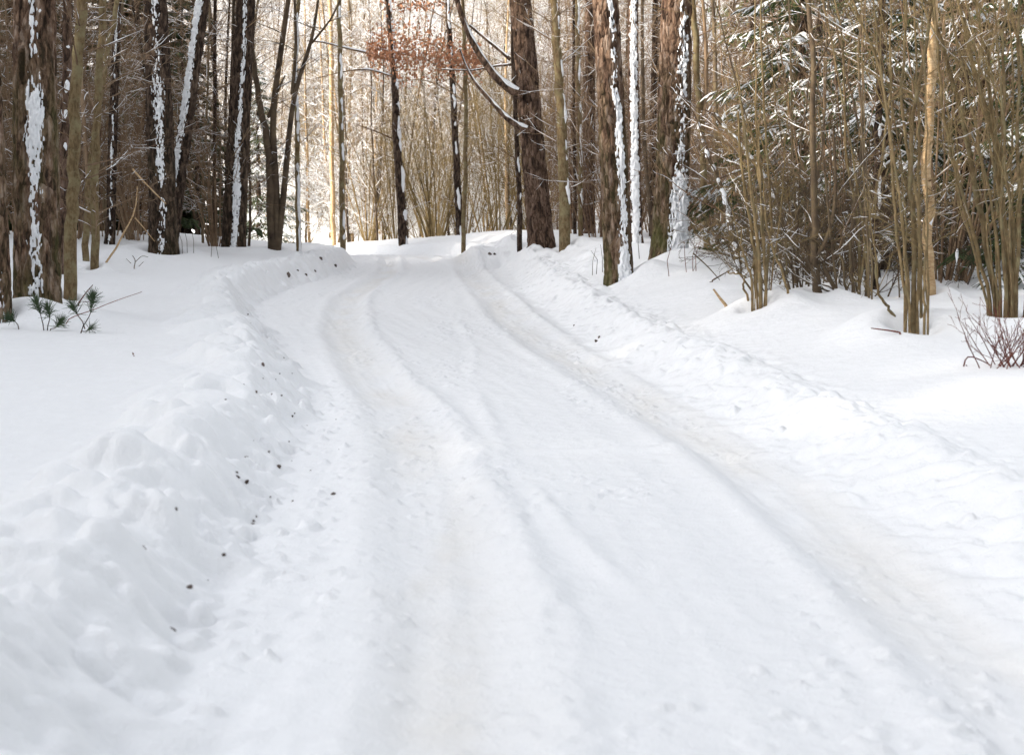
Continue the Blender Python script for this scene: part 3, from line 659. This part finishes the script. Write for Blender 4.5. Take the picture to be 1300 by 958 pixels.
# beech sapling with rusty leaves
bs = stem_tree('beech_sapling', 'slender beech still holding a spray of rusty brown leaves over the bend', [(588, 318), (590, 220), (592, 140), (590, 60), (588, 0)], 38.5, 6, 4, 'lichen', twigs=4, seed=30,
               extra=[([(591, 120), (570, 92), (540, 74), (505, 68), (466, 58)], 2.6, 1), ([(590, 90), (560, 62), (530, 48), (508, 54)], 2.4, 1), ([(590, 130), (566, 112), (535, 100), (505, 104)], 2, 1), ([(590, 40), (560, 20), (530, 6), (505, 4)], 2, 1), ([(590, 110), (620, 84), (640, 78)], 2, 1)])
rng = np.random.default_rng(77); V, F = [], []
for i in range(2000):
    if i < 170: px, py = rng.normal(525, 22), rng.normal(4, 5)
    else:
        px = rng.uniform(466, 612); py = rng.normal(62 + (px - 466) * .10, 9 + 12 * math.exp(-((px - 520) / 42) ** 2))
        if py > 112: continue
    c = unproj(px, py, 38.5 + rng.normal(0, .5)); a = rng.normal(0, 1, 3); a[2] -= .9; a /= np.linalg.norm(a); b = np.cross(a, rng.normal(0, 1, 3)); b /= np.linalg.norm(b); n = np.cross(a, b)
    l, w = .10 * (.7 + .6 * rng.random()), .036; k = len(V)
    V += [c, c + a * l * .5 + b * w + n * .012, c + a * l, c + a * l * .5 - b * w + n * .012]; F.append((k, k + 1, k + 2, k + 3))
link('leaves', mesh_from('beech_leaves', local(np.array(V), bs), F, [M['leaf']], smooth=False), bs)

# ------------------------------------------------------------------ golden hazel clumps on the bank, each stem a part
def clump(name, label, base, d, stems, mat, seed, r=(4, 9), twn=3, cat='shrub', tmat=None, more=6, lean_px=-20):
    rng = np.random.default_rng(seed); b = unproj(base[0], base[1], d); x0, y0 = b[0], d; zb = gz(x0, y0)
    root = empty(name, (x0, y0, zb)); tag(root, label, cat); C = []
    stems = list(stems)
    for q in range(more):
        px = base[0] + rng.normal(0, 11); ln = rng.normal(lean_px, 34); bw = rng.normal(0, 8); hh = 0 if rng.random() < .7 else rng.uniform(60, 250)
        f = lambda y: (base[1] - y) / base[1]
        stems.append(([(px + ln * f(y) ** 1.2 + bw * math.sin(f(y) * 3), y) for y in np.linspace(base[1], hh, 6)], rng.uniform(2.2, 4.5)))
    for si, st in enumerate(stems):
        w = st[1]; dd = d + rng.normal(0, .18)
        P = dense(px_line(st[0], dd), 18); P[0][2] = min(P[0][2], gz(P[0][0], P[0][1])) - .15
        P = local(P, root); P[1:] += rng.normal(0, .006, (17, 3)); uu = np.linspace(0, 1, 18)[:, None]; P += .035 * uu ** .5 * np.sin(uu * rng.uniform(5, 11) + rng.uniform(0, 6)) * rng.normal(0, 1, 3) * np.array([1, 1, .2]) * (uu > 0); tp = P[-1] - P[-3]; tp /= np.linalg.norm(tp)
        if st[0][-1][1] <= 5: P = np.concatenate([P, [P[-1] + tp * .8, P[-1] + tp * 1.6]])
        R = .76 * np.linspace(w, w * rng.uniform(.4, .65), len(P)) * .5 * d / F_PX
        s = link('stem', tmesh(name, [(P, R, 8)], M[mat if si % 4 else 'lichen']), root)
        for q in range(rng.integers(0, 3)):
            k = rng.integers(6, len(P) - 2); az = rng.random() * 6.28
            grow(C, P[k], tp + np.array([math.cos(az) * .35, math.sin(az) * .3, 0]), .7 + .9 * rng.random(), R[k] * .55, 1, S_thin, rng)
        for q in range(twn):
            k = rng.integers(4, len(P) - 1); az = rng.random() * 6.28
            grow(C, P[k], (math.cos(az), math.sin(az) * .6, .5), .35 + .5 * rng.random(), .005, 1, S_thin, rng)
    if C:
        link('crown', tmesh(name + '_twig', [(p, np.maximum(r_, .0018), 3) for p, r_, l in C], M[tmat or 'gold']), root)
        link('snow_clumps', tmesh(name + '_snow', snow_lines(C, rng, .12, minr=.0035), M['tsnow']), root)
    return root
clump('hazel_shrub', 'cluster of upright golden stems nearest the camera, standing at the snow crest', (1162, 412), 12.8, [
    ([(1160, 412), (1159, 300), (1156, 220), (1168, 100), (1178, 15), (1180, 0)], 9), ([(1166, 412), (1164, 330), (1160, 250), (1158, 180), (1150, 90), (1138, 0)], 7), ([(1150, 412), (1146, 350), (1140, 250), (1122, 140), (1100, 40), (1092, 0)], 6),
    ([(1170, 410), (1171, 300), (1166, 210), (1160, 120), (1164, 0)], 6), ([(1140, 414), (1128, 390), (1116, 372), (1112, 330)], 6), ([(1174, 408), (1176, 330), (1170, 280)], 5), ([(1156, 410), (1150, 330), (1134, 200), (1118, 80), (1110, 0)], 5)], 'hazel', 51, more=5)
clump('hazel_shrub', 'big fan of thick golden stems leaning over at the end of the bank', (1278, 404), 13.2, [
    ([(1268, 404), (1254, 320), (1239, 238), (1224, 165), (1206, 89), (1181, 0)], 12), ([(1284, 404), (1280, 330), (1270, 228), (1257, 152), (1239, 96), (1216, 0)], 12), ([(1262, 404), (1246, 330), (1222, 250), (1200, 165), (1192, 100), (1186, 0)], 7),
    ([(1272, 404), (1266, 310), (1254, 230), (1240, 170), (1222, 90), (1204, 0)], 6), ([(1290, 404), (1296, 300), (1286, 180), (1290, 80), (1300, 0)], 8), ([(1276, 404), (1290, 290), (1306, 160), (1322, 0)], 8), ([(1288, 404), (1284, 280), (1262, 110), (1250, 40), (1238, 0)], 7),
    ([(1300, 404), (1310, 300), (1306, 180), (1288, 60), (1282, 0)], 9), ([(1280, 404), (1272, 300), (1276, 150), (1270, 60), (1276, 0)], 6), ([(1294, 404), (1270, 260), (1246, 120), (1228, 0)], 5), ([(1258, 404), (1232, 300), (1214, 230), (1206, 160)], 5)], 'hazel', 52, more=7, lean_px=-30)
clump('hazel_shrub', 'tight bundle of brown stems with two cut tops left of the snowy spruces', (962, 380), 15.5, [
    ([(962, 380), (956, 320), (946, 240), (938, 142)], 7), ([(966, 380), (962, 300), (950, 230), (944, 140)], 6), ([(972, 380), (968, 300), (966, 200), (964, 136)], 5), ([(956, 378), (948, 330), (942, 290)], 5), ([(970, 380), (976, 280), (970, 180), (976, 60), (972, 0)], 5), ([(952, 376), (938, 350), (932, 345)], 4)], 'hazel', 53)
clump('hazel_shrub', 'loose group of thin brown stems right of the bundle with cut tops', (1092, 386), 16, [
    ([(1092, 386), (1090, 320), (1080, 220), (1072, 110), (1058, 0)], 6), ([(1086, 386), (1080, 300), (1092, 180), (1096, 70), (1094, 0)], 6), ([(1098, 386), (1104, 300), (1100, 210), (1082, 120), (1064, 40), (1050, 0)], 5), ([(1080, 386), (1066, 330), (1058, 290)], 5), ([(1088, 386), (1110, 260), (1128, 130), (1134, 0)], 5)], 'thin', 54, tmat='twig')
clump('hazel_shrub', 'thin dark stems rising beside the black dead stem', (1012, 384), 17, [
    ([(1012, 384), (1004, 330), (986, 250), (976, 190)], 5), ([(1016, 384), (1012, 300), (1004, 200), (1006, 80), (1002, 0)], 5), ([(1008, 384), (990, 330), (984, 300)], 4), ([(1020, 384), (1030, 290), (1046, 180), (1050, 60), (1046, 0)], 5), ([(1004, 384), (996, 358), (990, 345)], 5)], 'thin', 55, tmat='twig')

# ------------------------------------------------------------------ filling woods, in bands described by what they stand beside
def scatter(n, pxr, dr, seed, mind=.9, avoid=None):
    rng = np.random.default_rng(seed); out = []
    tries = 0
    while len(out) < n and tries < n * 60:
        tries += 1
        d = math.sqrt(rng.uniform(dr[0] ** 2, dr[1] ** 2)); px = rng.uniform(*pxr); x = gx(px, d)
        if Ledge(d) - 1.6 < x < Redge(d) + 1.9: continue
        if any((x - a) ** 2 + (d - b) ** 2 < mind ** 2 for a, b in out): continue
        out.append((x, d))
    return out
def wood(spec):
    name, key, n, pxr, dr, seed, scr, label, cat, group = spec[:10]
    rng = np.random.default_rng(seed + 5000)
    for i, (x, y) in enumerate(scatter(n, pxr, dr, seed, spec[10] if len(spec) > 10 else .8)):
        place(name, key, i, x, y, rng.random() * 6.28, rng.uniform(*scr), label, cat, group)
WOODS = [
    # right-hand thicket
    ('young_spruce', 'dead', 26, (705, 1010), (30, 62), 1, (.85, 1.2), 'spruce with dry twiggy lower branches in the wood behind the roadside pines', 'tree', 'dry spruces behind the roadside pines'),
    ('young_spruce', 'dead', 22, (1010, 1420), (23, 55), 2, (.85, 1.2), 'spruce with dry twiggy lower branches in the dark wood behind the golden stems', 'tree', 'dry spruces behind the golden stems'),
    ('bare_tree', 'thin', 16, (700, 1000), (28, 60), 3, (.8, 1.15), 'thin bare tree in the wood behind the roadside pines', 'tree', 'bare trees behind the roadside pines'),
    ('bare_tree', 'thin', 12, (1000, 1420), (19, 50), 4, (.8, 1.1), 'thin bare tree in the dark wood behind the golden stems', 'tree', 'bare trees behind the golden stems'),
    ('thicket_shrub', 'thicket', 34, (700, 1010), (29, 62), 21, (.8, 1.2), 'tall mesh of brown twigs in the wood behind the roadside pines', 'shrub', 'twig thickets behind the roadside pines', 1.0),
    ('thicket_shrub', 'thicket', 18, (1010, 1420), (23, 48), 22, (.7, 1.1), 'tall mesh of brown twigs in the dark wood behind the golden stems', 'shrub', 'twig thickets behind the golden stems', 1.0),
    ('brush_shrub', 'brush', 13, (970, 1110), (16.2, 24), 5, (.75, 1.1), 'tangled low brush on the snow under the snowy spruces', 'shrub', 'low brush under the snowy spruces', .35),
    ('brush_shrub', 'brush', 8, (1110, 1420), (14.5, 24), 6, (.75, 1.1), 'tangled low brush at the foot of the golden stems', 'shrub', 'low brush at the golden stems', .35),
    ('hazel_shrub', 'hazelbrown', 10, (715, 1000), (30, 48), 7, (.8, 1.2), 'brown many-stemmed hazel in the wood behind the roadside pines', 'shrub', 'brown hazels behind the roadside pines'),
    ('hazel_shrub', 'hazelbrown', 10, (990, 1420), (16, 34), 8, (.8, 1.1), 'brown many-stemmed hazel among the snowy spruces', 'shrub', 'brown hazels among the spruces'),
    # left-hand wood
    ('young_spruce', 'dead', 18, (-160, 290), (32, 48), 9, (.9, 1.25), 'spruce with dry twiggy lower branches in the dim wood behind the mossy pine', 'tree', 'dry spruces behind the mossy pine'),
    ('bare_tree', 'thin', 14, (-160, 330), (30, 48), 10, (.8, 1.15), 'thin bare tree in the dim wood behind the mossy pine', 'tree', 'bare trees behind the mossy pine'),
    ('thicket_shrub', 'thicket', 30, (-160, 265), (31, 50), 23, (.8, 1.2), 'tall mesh of brown twigs in the dim wood behind the mossy pine', 'shrub', 'twig thickets behind the mossy pine', 1.0),
    ('hazel_shrub', 'hazelbrown', 8, (60, 290), (31, 46), 11, (.8, 1.1), 'brown many-stemmed hazel in the dim wood behind the paired trunks', 'shrub', 'brown hazels behind the paired trunks'),
    # sunlit centre beyond the bend
    ('hazel_shrub', 'hazel', 6, (455, 560), (50, 60), 12, (.9, 1.2), 'sunlit golden hazel fan just beyond where the road disappears', 'shrub', 'golden hazels beyond the bend', 1.1),
    ('hazel_shrub', 'hazel', 6, (590, 690), (46, 60), 13, (.95, 1.25), 'sunlit golden hazel fan behind the snow heap', 'shrub', 'golden hazels behind the snow heap', 1.0),
    ('bare_tree', 'thin', 14, (330, 700), (52, 78), 14, (.9, 1.2), 'thin bare tree in the sunlit clearing beyond the bend', 'tree', 'bare trees beyond the bend', 1.5),
    ('thicket_shrub', 'goldthicket', 8, (380, 700), (64, 78), 24, (.9, 1.2), 'tall mesh of sunlit tan twigs in the clearing beyond the bend', 'shrub', 'sunlit twig thickets beyond the bend', 1.2),
    ('frosted_tree', 'frost', 9, (325, 480), (50, 60), 26, (.75, 1.0), 'snow-laden bare tree standing nearest the bend, left of the black curving trunk', 'tree', 'snow-laden trees nearest the bend', 1.0),
    ('pale_tree', 'pale', 7, (380, 680), (56, 76), 15, (.9, 1.2), 'pale sunlit trunk among the frosted shrubs beyond the bend', 'tree', 'pale trunks beyond the bend', 2),
    ('frosted_tree', 'frost', 26, (310, 700), (60, 84), 16, (.8, 1.15), 'snow-laden bare tree in the sunlight beyond the bend', 'tree', 'snow-laden trees beyond the bend', 1.5),
    ('frosted_shrub', 'snowbush', 26, (300, 690), (56, 84), 17, (.8, 1.3), 'snow-covered bush in the sunlight beyond the bend', 'shrub', 'snow-covered bushes beyond the bend', 1.3),
]
for w in WOODS: wood(w)
for i, (px, d, sc, lb) in enumerate([(1015, 24, .95, 'snow-laden spruce with broad green boughs behind the bundle with cut tops'), (1118, 21, .85, 'snow-laden spruce filling the gap behind the nearest golden cluster'), (1245, 22, .9, 'snow-laden dark spruce behind the big golden fan'),
                                     (1345, 19, .9, 'snow-laden spruce standing outside the big golden fan'), (1070, 33, 1.15, 'tall hazy green spruce farther back between the two snow-laden ones'), (330, 62, 1.0, 'snow-dusted spruce in sun behind the many-stemmed tree')]):
    place('spruce_tree', 'spruce', i, gx(px, d), d, i * 1.3, sc, lb, 'tree', 'spruces with snow on their boughs')

# ------------------------------------------------------------------ far woods and added off-frame shading spruces, as single masses
def mass(name, keys, pts, scr, seed, label):
    rng = np.random.default_rng(seed); VV, FF, MI, off = [], [], [], 0; mats = []
    cache = {}
    def arrs(me):
        if me.name not in cache:
            v = np.empty(len(me.vertices) * 3, np.float32); me.vertices.foreach_get('co', v)
            f = np.empty(len(me.loops), np.int32); me.loops.foreach_get('vertex_index', f)
            mi = np.empty(len(me.polygons), np.int32); me.polygons.foreach_get('material_index', mi)
            mp = []
            for m in me.materials:
                if m not in mats: mats.append(m)
                mp.append(mats.index(m))
            cache[me.name] = (v.reshape(-1, 3), f.reshape(-1, 4), np.array(mp)[mi])
        return cache[me.name]
    for i, (x, y, *ks) in enumerate(pts):
        key = keys[i % len(keys)]; pr = PROTO[key][rng.integers(len(PROTO[key]))]; a = rng.random() * 6.28; s = rng.uniform(*scr) * (ks[0] if ks else 1); z = gz(x, y)
        c, sn = math.cos(a) * s, math.sin(a) * s
        for me in pr:
            if me is None: continue
            v, f, mi = arrs(me)
            VV.append(np.stack([v[:, 0] * c - v[:, 1] * sn + x, v[:, 0] * sn + v[:, 1] * c + y, v[:, 2] * s + z], 1)); FF.append(f + off); MI.append(mi); off += len(v)
    me = mesh_from(name, np.concatenate(VV), np.concatenate(FF), mats, np.concatenate(MI))
    tag(link(name, me), label, 'wood', kind='stuff')
rng = np.random.default_rng(61)
mass('hillside_wood', ['frost', 'snowbush', 'goldthicket', 'frost'], [(rng.uniform(-42, 30), 74 + 62 * rng.random() ** 1.2) for i in range(270)] + [(rng.uniform(-30, 8), rng.uniform(74, 100)) for i in range(70)], (.8, 1.3), 71, 'frosted sunlit wood climbing the slope far beyond the bend')
mass('spruce_wood', ['bigspruce'], [(rng.uniform(6, 48), rng.uniform(60, 84)) for i in range(46)] , (.8, 1.1), 72, 'dark spruce wood far behind the roadside pines and golden stems')
mass('spruce_wood', ['shadespruce'], [(rng.uniform(-31, -18), rng.uniform(2, 35)) for i in range(185)] + [(rng.uniform(-33, -18), rng.uniform(-38, 2), 1.16) for i in range(190)], (.53, .61), 73, 'unseen spruce screen added beyond the mossy pine to keep sun off the road')  # off-frame spruces, added and sized to block low sun from the road
mass('spruce_wood', ['shadespruce'], [(rng.uniform(7.5, 32), rng.uniform(-34, 8)) for i in range(44)] + [(rng.uniform(-20, 20), rng.uniform(-60, -38)) for i in range(24)], (.8, 1.05), 75, 'unseen spruces added beside and behind the camera to cut sky light')  # out-of-view spruces added to dim sky light on the near snow
mass('spruce_wood', ['bigspruce'], [(rng.uniform(-24, -10.5), rng.uniform(42, 49)) for i in range(22)], (.55, .7), 74, 'dark spruce wood deep behind the mossy pine and paired trunks')

# ------------------------------------------------------------------ small things on the snow
def needle_sprig(label, stems, d, seed, tuft=.115):
    rng = np.random.default_rng(seed); b = unproj(*stems[0][0][0], d); z = gz(b[0], d) + .03
    root = empty('pine_sprig', (b[0], d, z)); tag(root, label, 'sprig', 'pine sprigs in the snow'); ST, ND = [], []
    dzz = z - b[2]
    for st, tips in stems:
        P = local(dense(px_line(st, d), 8) + np.array([0, 0, dzz]), root); P[0][2] -= .05; ST.append((P, np.linspace(.006, .003, 8), 5))
        ax = P[-1] - P[-3]; ax /= np.linalg.norm(ax)
        for q in range(int(tips * 1.8)):
            k = 8 - 1 - int(rng.random() ** 2 * 4); o = P[k]
            dv = ax + rng.normal(0, .55, 3); dv /= np.linalg.norm(dv); l = tuft * (.7 + .5 * rng.random())
            ND.append((np.array([o, o + dv * l * .5, o + dv * l]), np.array([.0034, .003, .001]), 3))
    link('stem', tmesh('sprig_stem', ST, M['brown']), root); link('needles', tmesh('sprig_needles', ND, M['pneedle']), root)
needle_sprig('pine sprig standing clear on the snow, tallest of those by the mossy pine', [([(102, 432), (116, 412), (118, 392)], 60), ([(108, 424), (98, 412), (94, 402)], 34), ([(102, 432), (108, 434), (114, 430)], 14)], 14.6, 1)
needle_sprig('dense low pine sprig poking up against the foot of the mossy pine', [([(56, 424), (52, 408), (48, 394)], 70), ([(60, 424), (64, 412), (62, 402)], 60), ([(62, 426), (72, 424), (76, 418)], 46)], 14.9, 2)
needle_sprig('small dark pine sprig between the two reddish pine trunks', [([(24, 414), (20, 408), (14, 404)], 50)], 15.0, 3)

def twig_thing(name, label, lines, d, mat, cat, group=None, flat=True, snow=False):
    b = unproj(*lines[0][0][0], d); z = gz(b[0], d); root = None; T = []
    for pts, r in lines:
        P = dense(px_line(pts, d), 10); P = P + np.array([0, 0, z - b[2] + .012]); T.append((P - np.array([b[0], d, z]), np.linspace(r, r * .5, 10), 5))
    T[0][0][0][2] -= .06
    o = link(name, tmesh(name, T, M[mat]), None, (b[0], d, z)); return tag(o, label, cat, group)
twig_thing('fallen_twig', 'thin arching twig lying on the snow beside the tallest pine sprig', [([(80, 396), (96, 386), (115, 382), (140, 370), (180, 357)], .006)], 15.5, 'red', 'twig')
twig_thing('fallen_twig', 'short crooked twig alone on the open snow below the pine sprigs', [([(169, 434), (173, 440), (180, 447)], .010), ([(169, 434), (168, 431)], .008)], 12.8, 'red', 'twig')
twig_thing('fallen_twig', 'dark twig leaning out of the snow beside the yellowish lichen tree', [([(97, 354), (108, 338), (117, 328)], .010), ([(104, 350), (116, 349), (120, 346)], .005)], 19, 'red', 'twig')
twig_thing('fallen_branch', 'pale forked branch propped in front of the paired trunks', [([(132, 318), (146, 308), (152, 290), (158, 275), (171, 262), (174, 235), (174, 222)], .022), ([(171, 262), (180, 272), (196, 292)], .014), ([(168, 200), (182, 216), (210, 244)], .022)], 27, 'birch', 'branch')
twig_thing('fallen_twig', 'dark twig scrap poking from the snow before the paired trunks', [([(170, 334), (172, 324), (168, 318)], .010), ([(172, 326), (180, 318), (188, 320)], .007), ([(166, 328), (160, 322)], .006), ([(176, 332), (182, 326)], .006)], 26, 'thin', 'twig')
twig_thing('broken_stick', 'stubby broken stick slanting from the snow near the bundle with cut tops', [([(924, 370), (914, 358), (906, 347)], .022)], 16.3, 'birch', 'stick')
twig_thing('broken_stick', 'bent stick reaching to the snow beside the bundle with cut tops', [([(957, 380), (944, 362), (934, 348)], .014)], 15.8, 'thin', 'stick')
twig_thing('fallen_branch', 'forked dark branch hanging low over the snow left of the bundle with cut tops', [([(902, 338), (916, 330), (930, 322)], .012), ([(880, 302), (898, 318), (914, 336)], .011), ([(902, 338), (900, 346)], .008)], 19, 'thin', 'branch')
twig_thing('fallen_twig', 'twig lying flat at the foot of the nearest golden cluster', [([(1146, 416), (1130, 413), (1106, 410)], .010)], 12.4, 'red', 'twig')
twig_thing('fallen_branch', 'long reddish branch sprawled on the snow under the leafless reddish shrub', [([(1272, 468), (1258, 478), (1240, 472), (1222, 478), (1205, 487), (1166, 487)], .009), ([(1222, 478), (1226, 456), (1250, 466), (1266, 476)], .007), ([(1250, 472), (1256, 484), (1252, 474)], .006), ([(1262, 476), (1285, 496), (1296, 494)], .005), ([(1226, 470), (1236, 482)], .004)], 11.0, 'red', 'branch')
twig_thing('fallen_twig', 'tiny pale twig lying on the open snow near the sprawled reddish branch', [([(1163, 458), (1168, 464), (1174, 470)], .004)], 11.4, 'brown', 'twig')
# leafless reddish shrub
rng = np.random.default_rng(12); L = []
S = dict(n=[7, 5, 4], wander=[.07, .12, .15], up=[.0, .04, .02], tip=[.4, .4, .4], kids=[4, 2], t0=[.2, .2], t1=[1, 1], ang=[.5, .6], ratio=[.4, .5], shrink=[.3, .3], rmax=[.004, .003])
for i in range(26):
    a = rng.random() * 6.28; grow(L, (rng.normal(0, .10), rng.normal(0, .08), -.06), (math.cos(a) * .6, math.sin(a) * .4, 1), .30 + .32 * rng.random(), .0048, 0, S, rng)
x = gx(1286, 10.9, 465)
tag(link('leafless_shrub', tmesh('leafless_shrub', [(p, np.maximum(r, .0016), 4) for p, r, l in L], M['red']), None, (x, 10.9, gz(x, 10.9))), 'leafless reddish shrub poking up in the snow right of the road', 'shrub')
# dry stalks on the snow
def stalks(label, group, spots, d, mat='red', h=.35):
    rng = np.random.default_rng(int(d * 10))
    for px, _ in spots:
        x = gx(px, d); P = np.array([[0, 0, -.05], [rng.normal(0, .03), 0, .5 * h], [rng.normal(0, .07), rng.normal(0, .05), h * (.7 + .5 * rng.random())]])
        tag(link('dry_stalk', tmesh('dry_stalk', [(P, np.array([.006, .005, .003]), 4)], M[mat]), None, (x, d, gz(x, d))), label, 'stalk', group)
stalks('dry stalk sticking out of the snow between the paired trunks and plough ridge', 'stalks by the paired trunks', [(232, 318), (238, 318), (246, 318), (268, 318), (278, 320)], 30, 'thin', .5)
stalks('dry stalk in the snow at the foot of the heavily plastered pine', 'stalks by the plastered pine', [(872, 345), (880, 340), (884, 345), (850, 345)], 21, 'red', .45)
stalks('dry stalk in the snow near the foot of the striped roadside pine', 'stalks by the striped pine', [(812, 338), (752, 310), (757, 308), (765, 312)], 25, 'thin', .5)

# soil clods caught in the ploughed bank
def clod_mesh(seed):
    import bmesh
    bm = bmesh.new(); bmesh.ops.create_icosphere(bm, subdivisions=2, radius=1)
    for v in bm.verts:
        c = v.co; f = .7 + .6 * float(vnoise(c.x * 1.6 + seed, c.y * 1.6, c.z * 1.6, seed)); v.co = (c.x * f, c.y * f * .8, c.z * f * .7)
    me = bpy.data.meshes.new('soil_clod'); bm.to_mesh(me); bm.free(); me.materials.append(M['soil']); return me
CL = [clod_mesh(i) for i in range(4)]
dep = bpy.context.evaluated_depsgraph_get()
def drop(px, py, size, label, group, i):
    r = ray(px, py); dep.update() if False else None
    hit = scene.ray_cast(dep, (0, 0, CAM_H), tuple(r / np.linalg.norm(r)))
    if not hit[0] or 'snow' not in hit[4].name: return
    p = hit[1]; o = link('soil_clod', CL[i % 4], None, (p.x, p.y, p.z - size * .25)); s = size * 1.0 * (.7 + .6 * random.random())
    o.scale = (s, s, s); o.rotation_euler = (random.random() * 3, random.random() * 3, random.random() * 6); tag(o, label, 'soil clod', group)
bpy.context.view_layer.update(); dep = bpy.context.evaluated_depsgraph_get()
for i, (px, py, w) in enumerate([(313, 611, 7), (300, 599, 4), (240, 745, 8), (264, 736, 3), (343, 630, 4), (371, 636, 4), (284, 703, 6), (322, 660, 6), (325, 655, 4), (394, 597, 4), (334, 462, 4), (355, 474, 3), (374, 524, 4), (371, 528, 3), (286, 507, 3), (367, 560, 3), (370, 585, 3), (390, 540, 3), (345, 500, 2), (334, 480, 2)]):
    drop(px, py, w * .5 * 1.65 / max(py - 259, 40), 'dark soil clod caught in the ploughed snow bank left of the road', 'soil clods in the left bank', i)
for i in range(46):
    y = 5.2 * (22 / 5.2) ** random.random(); sd_ = random.gauss(.18, .16); x = float(Ledge(y)) - sd_
    hit = scene.ray_cast(dep, (x, y, 3), (0, 0, -1))
    if not hit[0] or 'snow' not in hit[4].name: continue
    o = link('soil_clod', CL[i % 4], None, (x, y, hit[1].z)); k = .005 + .016 * random.random() ** 2.5; o.scale = (k, k * random.uniform(.7, 1.5), k * .8); o.rotation_euler = (random.random(), random.random(), random.random() * 6)
    tag(o, 'dark soil clod caught in the ploughed snow bank left of the road', 'soil clod', 'soil clods in the left bank')
for i, (px, py, w) in enumerate([(366, 348, 7), (388, 348, 8), (407, 328, 4), (425, 337, 5), (378, 343, 4), (400, 344, 4)]):
    drop(px, py, w * .5 * 1.5 / max(py - 259, 40), 'dark soil clod in the lumpy plough ridge under the many-stemmed tree', 'soil clods in the plough ridge', i)
for i, (px, py, w) in enumerate([(757, 433, 5), (761, 428, 4), (729, 413, 3), (427, 532, 3), (622, 323, 5), (628, 323, 4), (430, 570, 2)]):
    drop(px, py, w * .5 * 1.65 / max(py - 259, 40), 'dark soil speck lying loose on the snow beside the road', 'loose soil specks', i)

# ------------------------------------------------------------------ light, sky, camera
SUN_EL, SUN_AZ = math.radians(20), math.radians(250)      # azimuth measured clockwise from +y (from behind-left)
W = bpy.data.worlds.new('World'); scene.world = W; W.use_nodes = True
nt = W.node_tree; bg = nt.nodes['Background']
sky = nt.nodes.new('ShaderNodeTexSky'); sky.sky_type = 'NISHITA'; sky.sun_disc = False
sky.sun_elevation = SUN_EL; sky.sun_rotation = SUN_AZ; sky.air_density = 1.0; sky.dust_density = 2.5; sky.ozone_density = 0.6
hs = nt.nodes.new('ShaderNodeHueSaturation'); hs.inputs['Saturation'].default_value = .22
nt.links.new(sky.outputs['Color'], hs.inputs['Color']); nt.links.new(hs.outputs['Color'], bg.inputs['Color'])
bg.inputs['Strength'].default_value = .15
sd = bpy.data.lights.new('sun', 'SUN'); sd.energy = 1.85; sd.angle = math.radians(1.0); sd.color = (1, .895, .74)
so = bpy.data.objects.new('sun', sd); COL.objects.link(so)
from mathutils import Vector
to_sun = Vector((math.sin(SUN_AZ) * math.cos(SUN_EL), math.cos(SUN_AZ) * math.cos(SUN_EL), math.sin(SUN_EL)))
so.rotation_euler = to_sun.to_track_quat('Z', 'Y').to_euler()
cd = bpy.data.cameras.new('camera'); cam = bpy.data.objects.new('camera', cd); COL.objects.link(cam); scene.camera = cam
cam.location = (0, 0, CAM_H); cam.rotation_euler = (PI / 2 - PITCH, 0, 0)
cd.sensor_width = 36; cd.lens = F_PX * 36 / 1300; cd.clip_end = 2000; cd.clip_start = .1
cd.shift_y = -(479 - 434) / 1300.0
cd.dof.use_dof = True; cd.dof.focus_distance = 21; cd.dof.aperture_fstop = 3.2
scene.view_settings.view_transform = 'Standard'; scene.view_settings.look = 'None'; scene.view_settings.gamma = 1
scene.view_settings.exposure = 1.77
scene.render.engine = 'CYCLES'
scene.cycles.use_denoising = True; scene.cycles.max_bounces = 6; scene.cycles.diffuse_bounces = 4
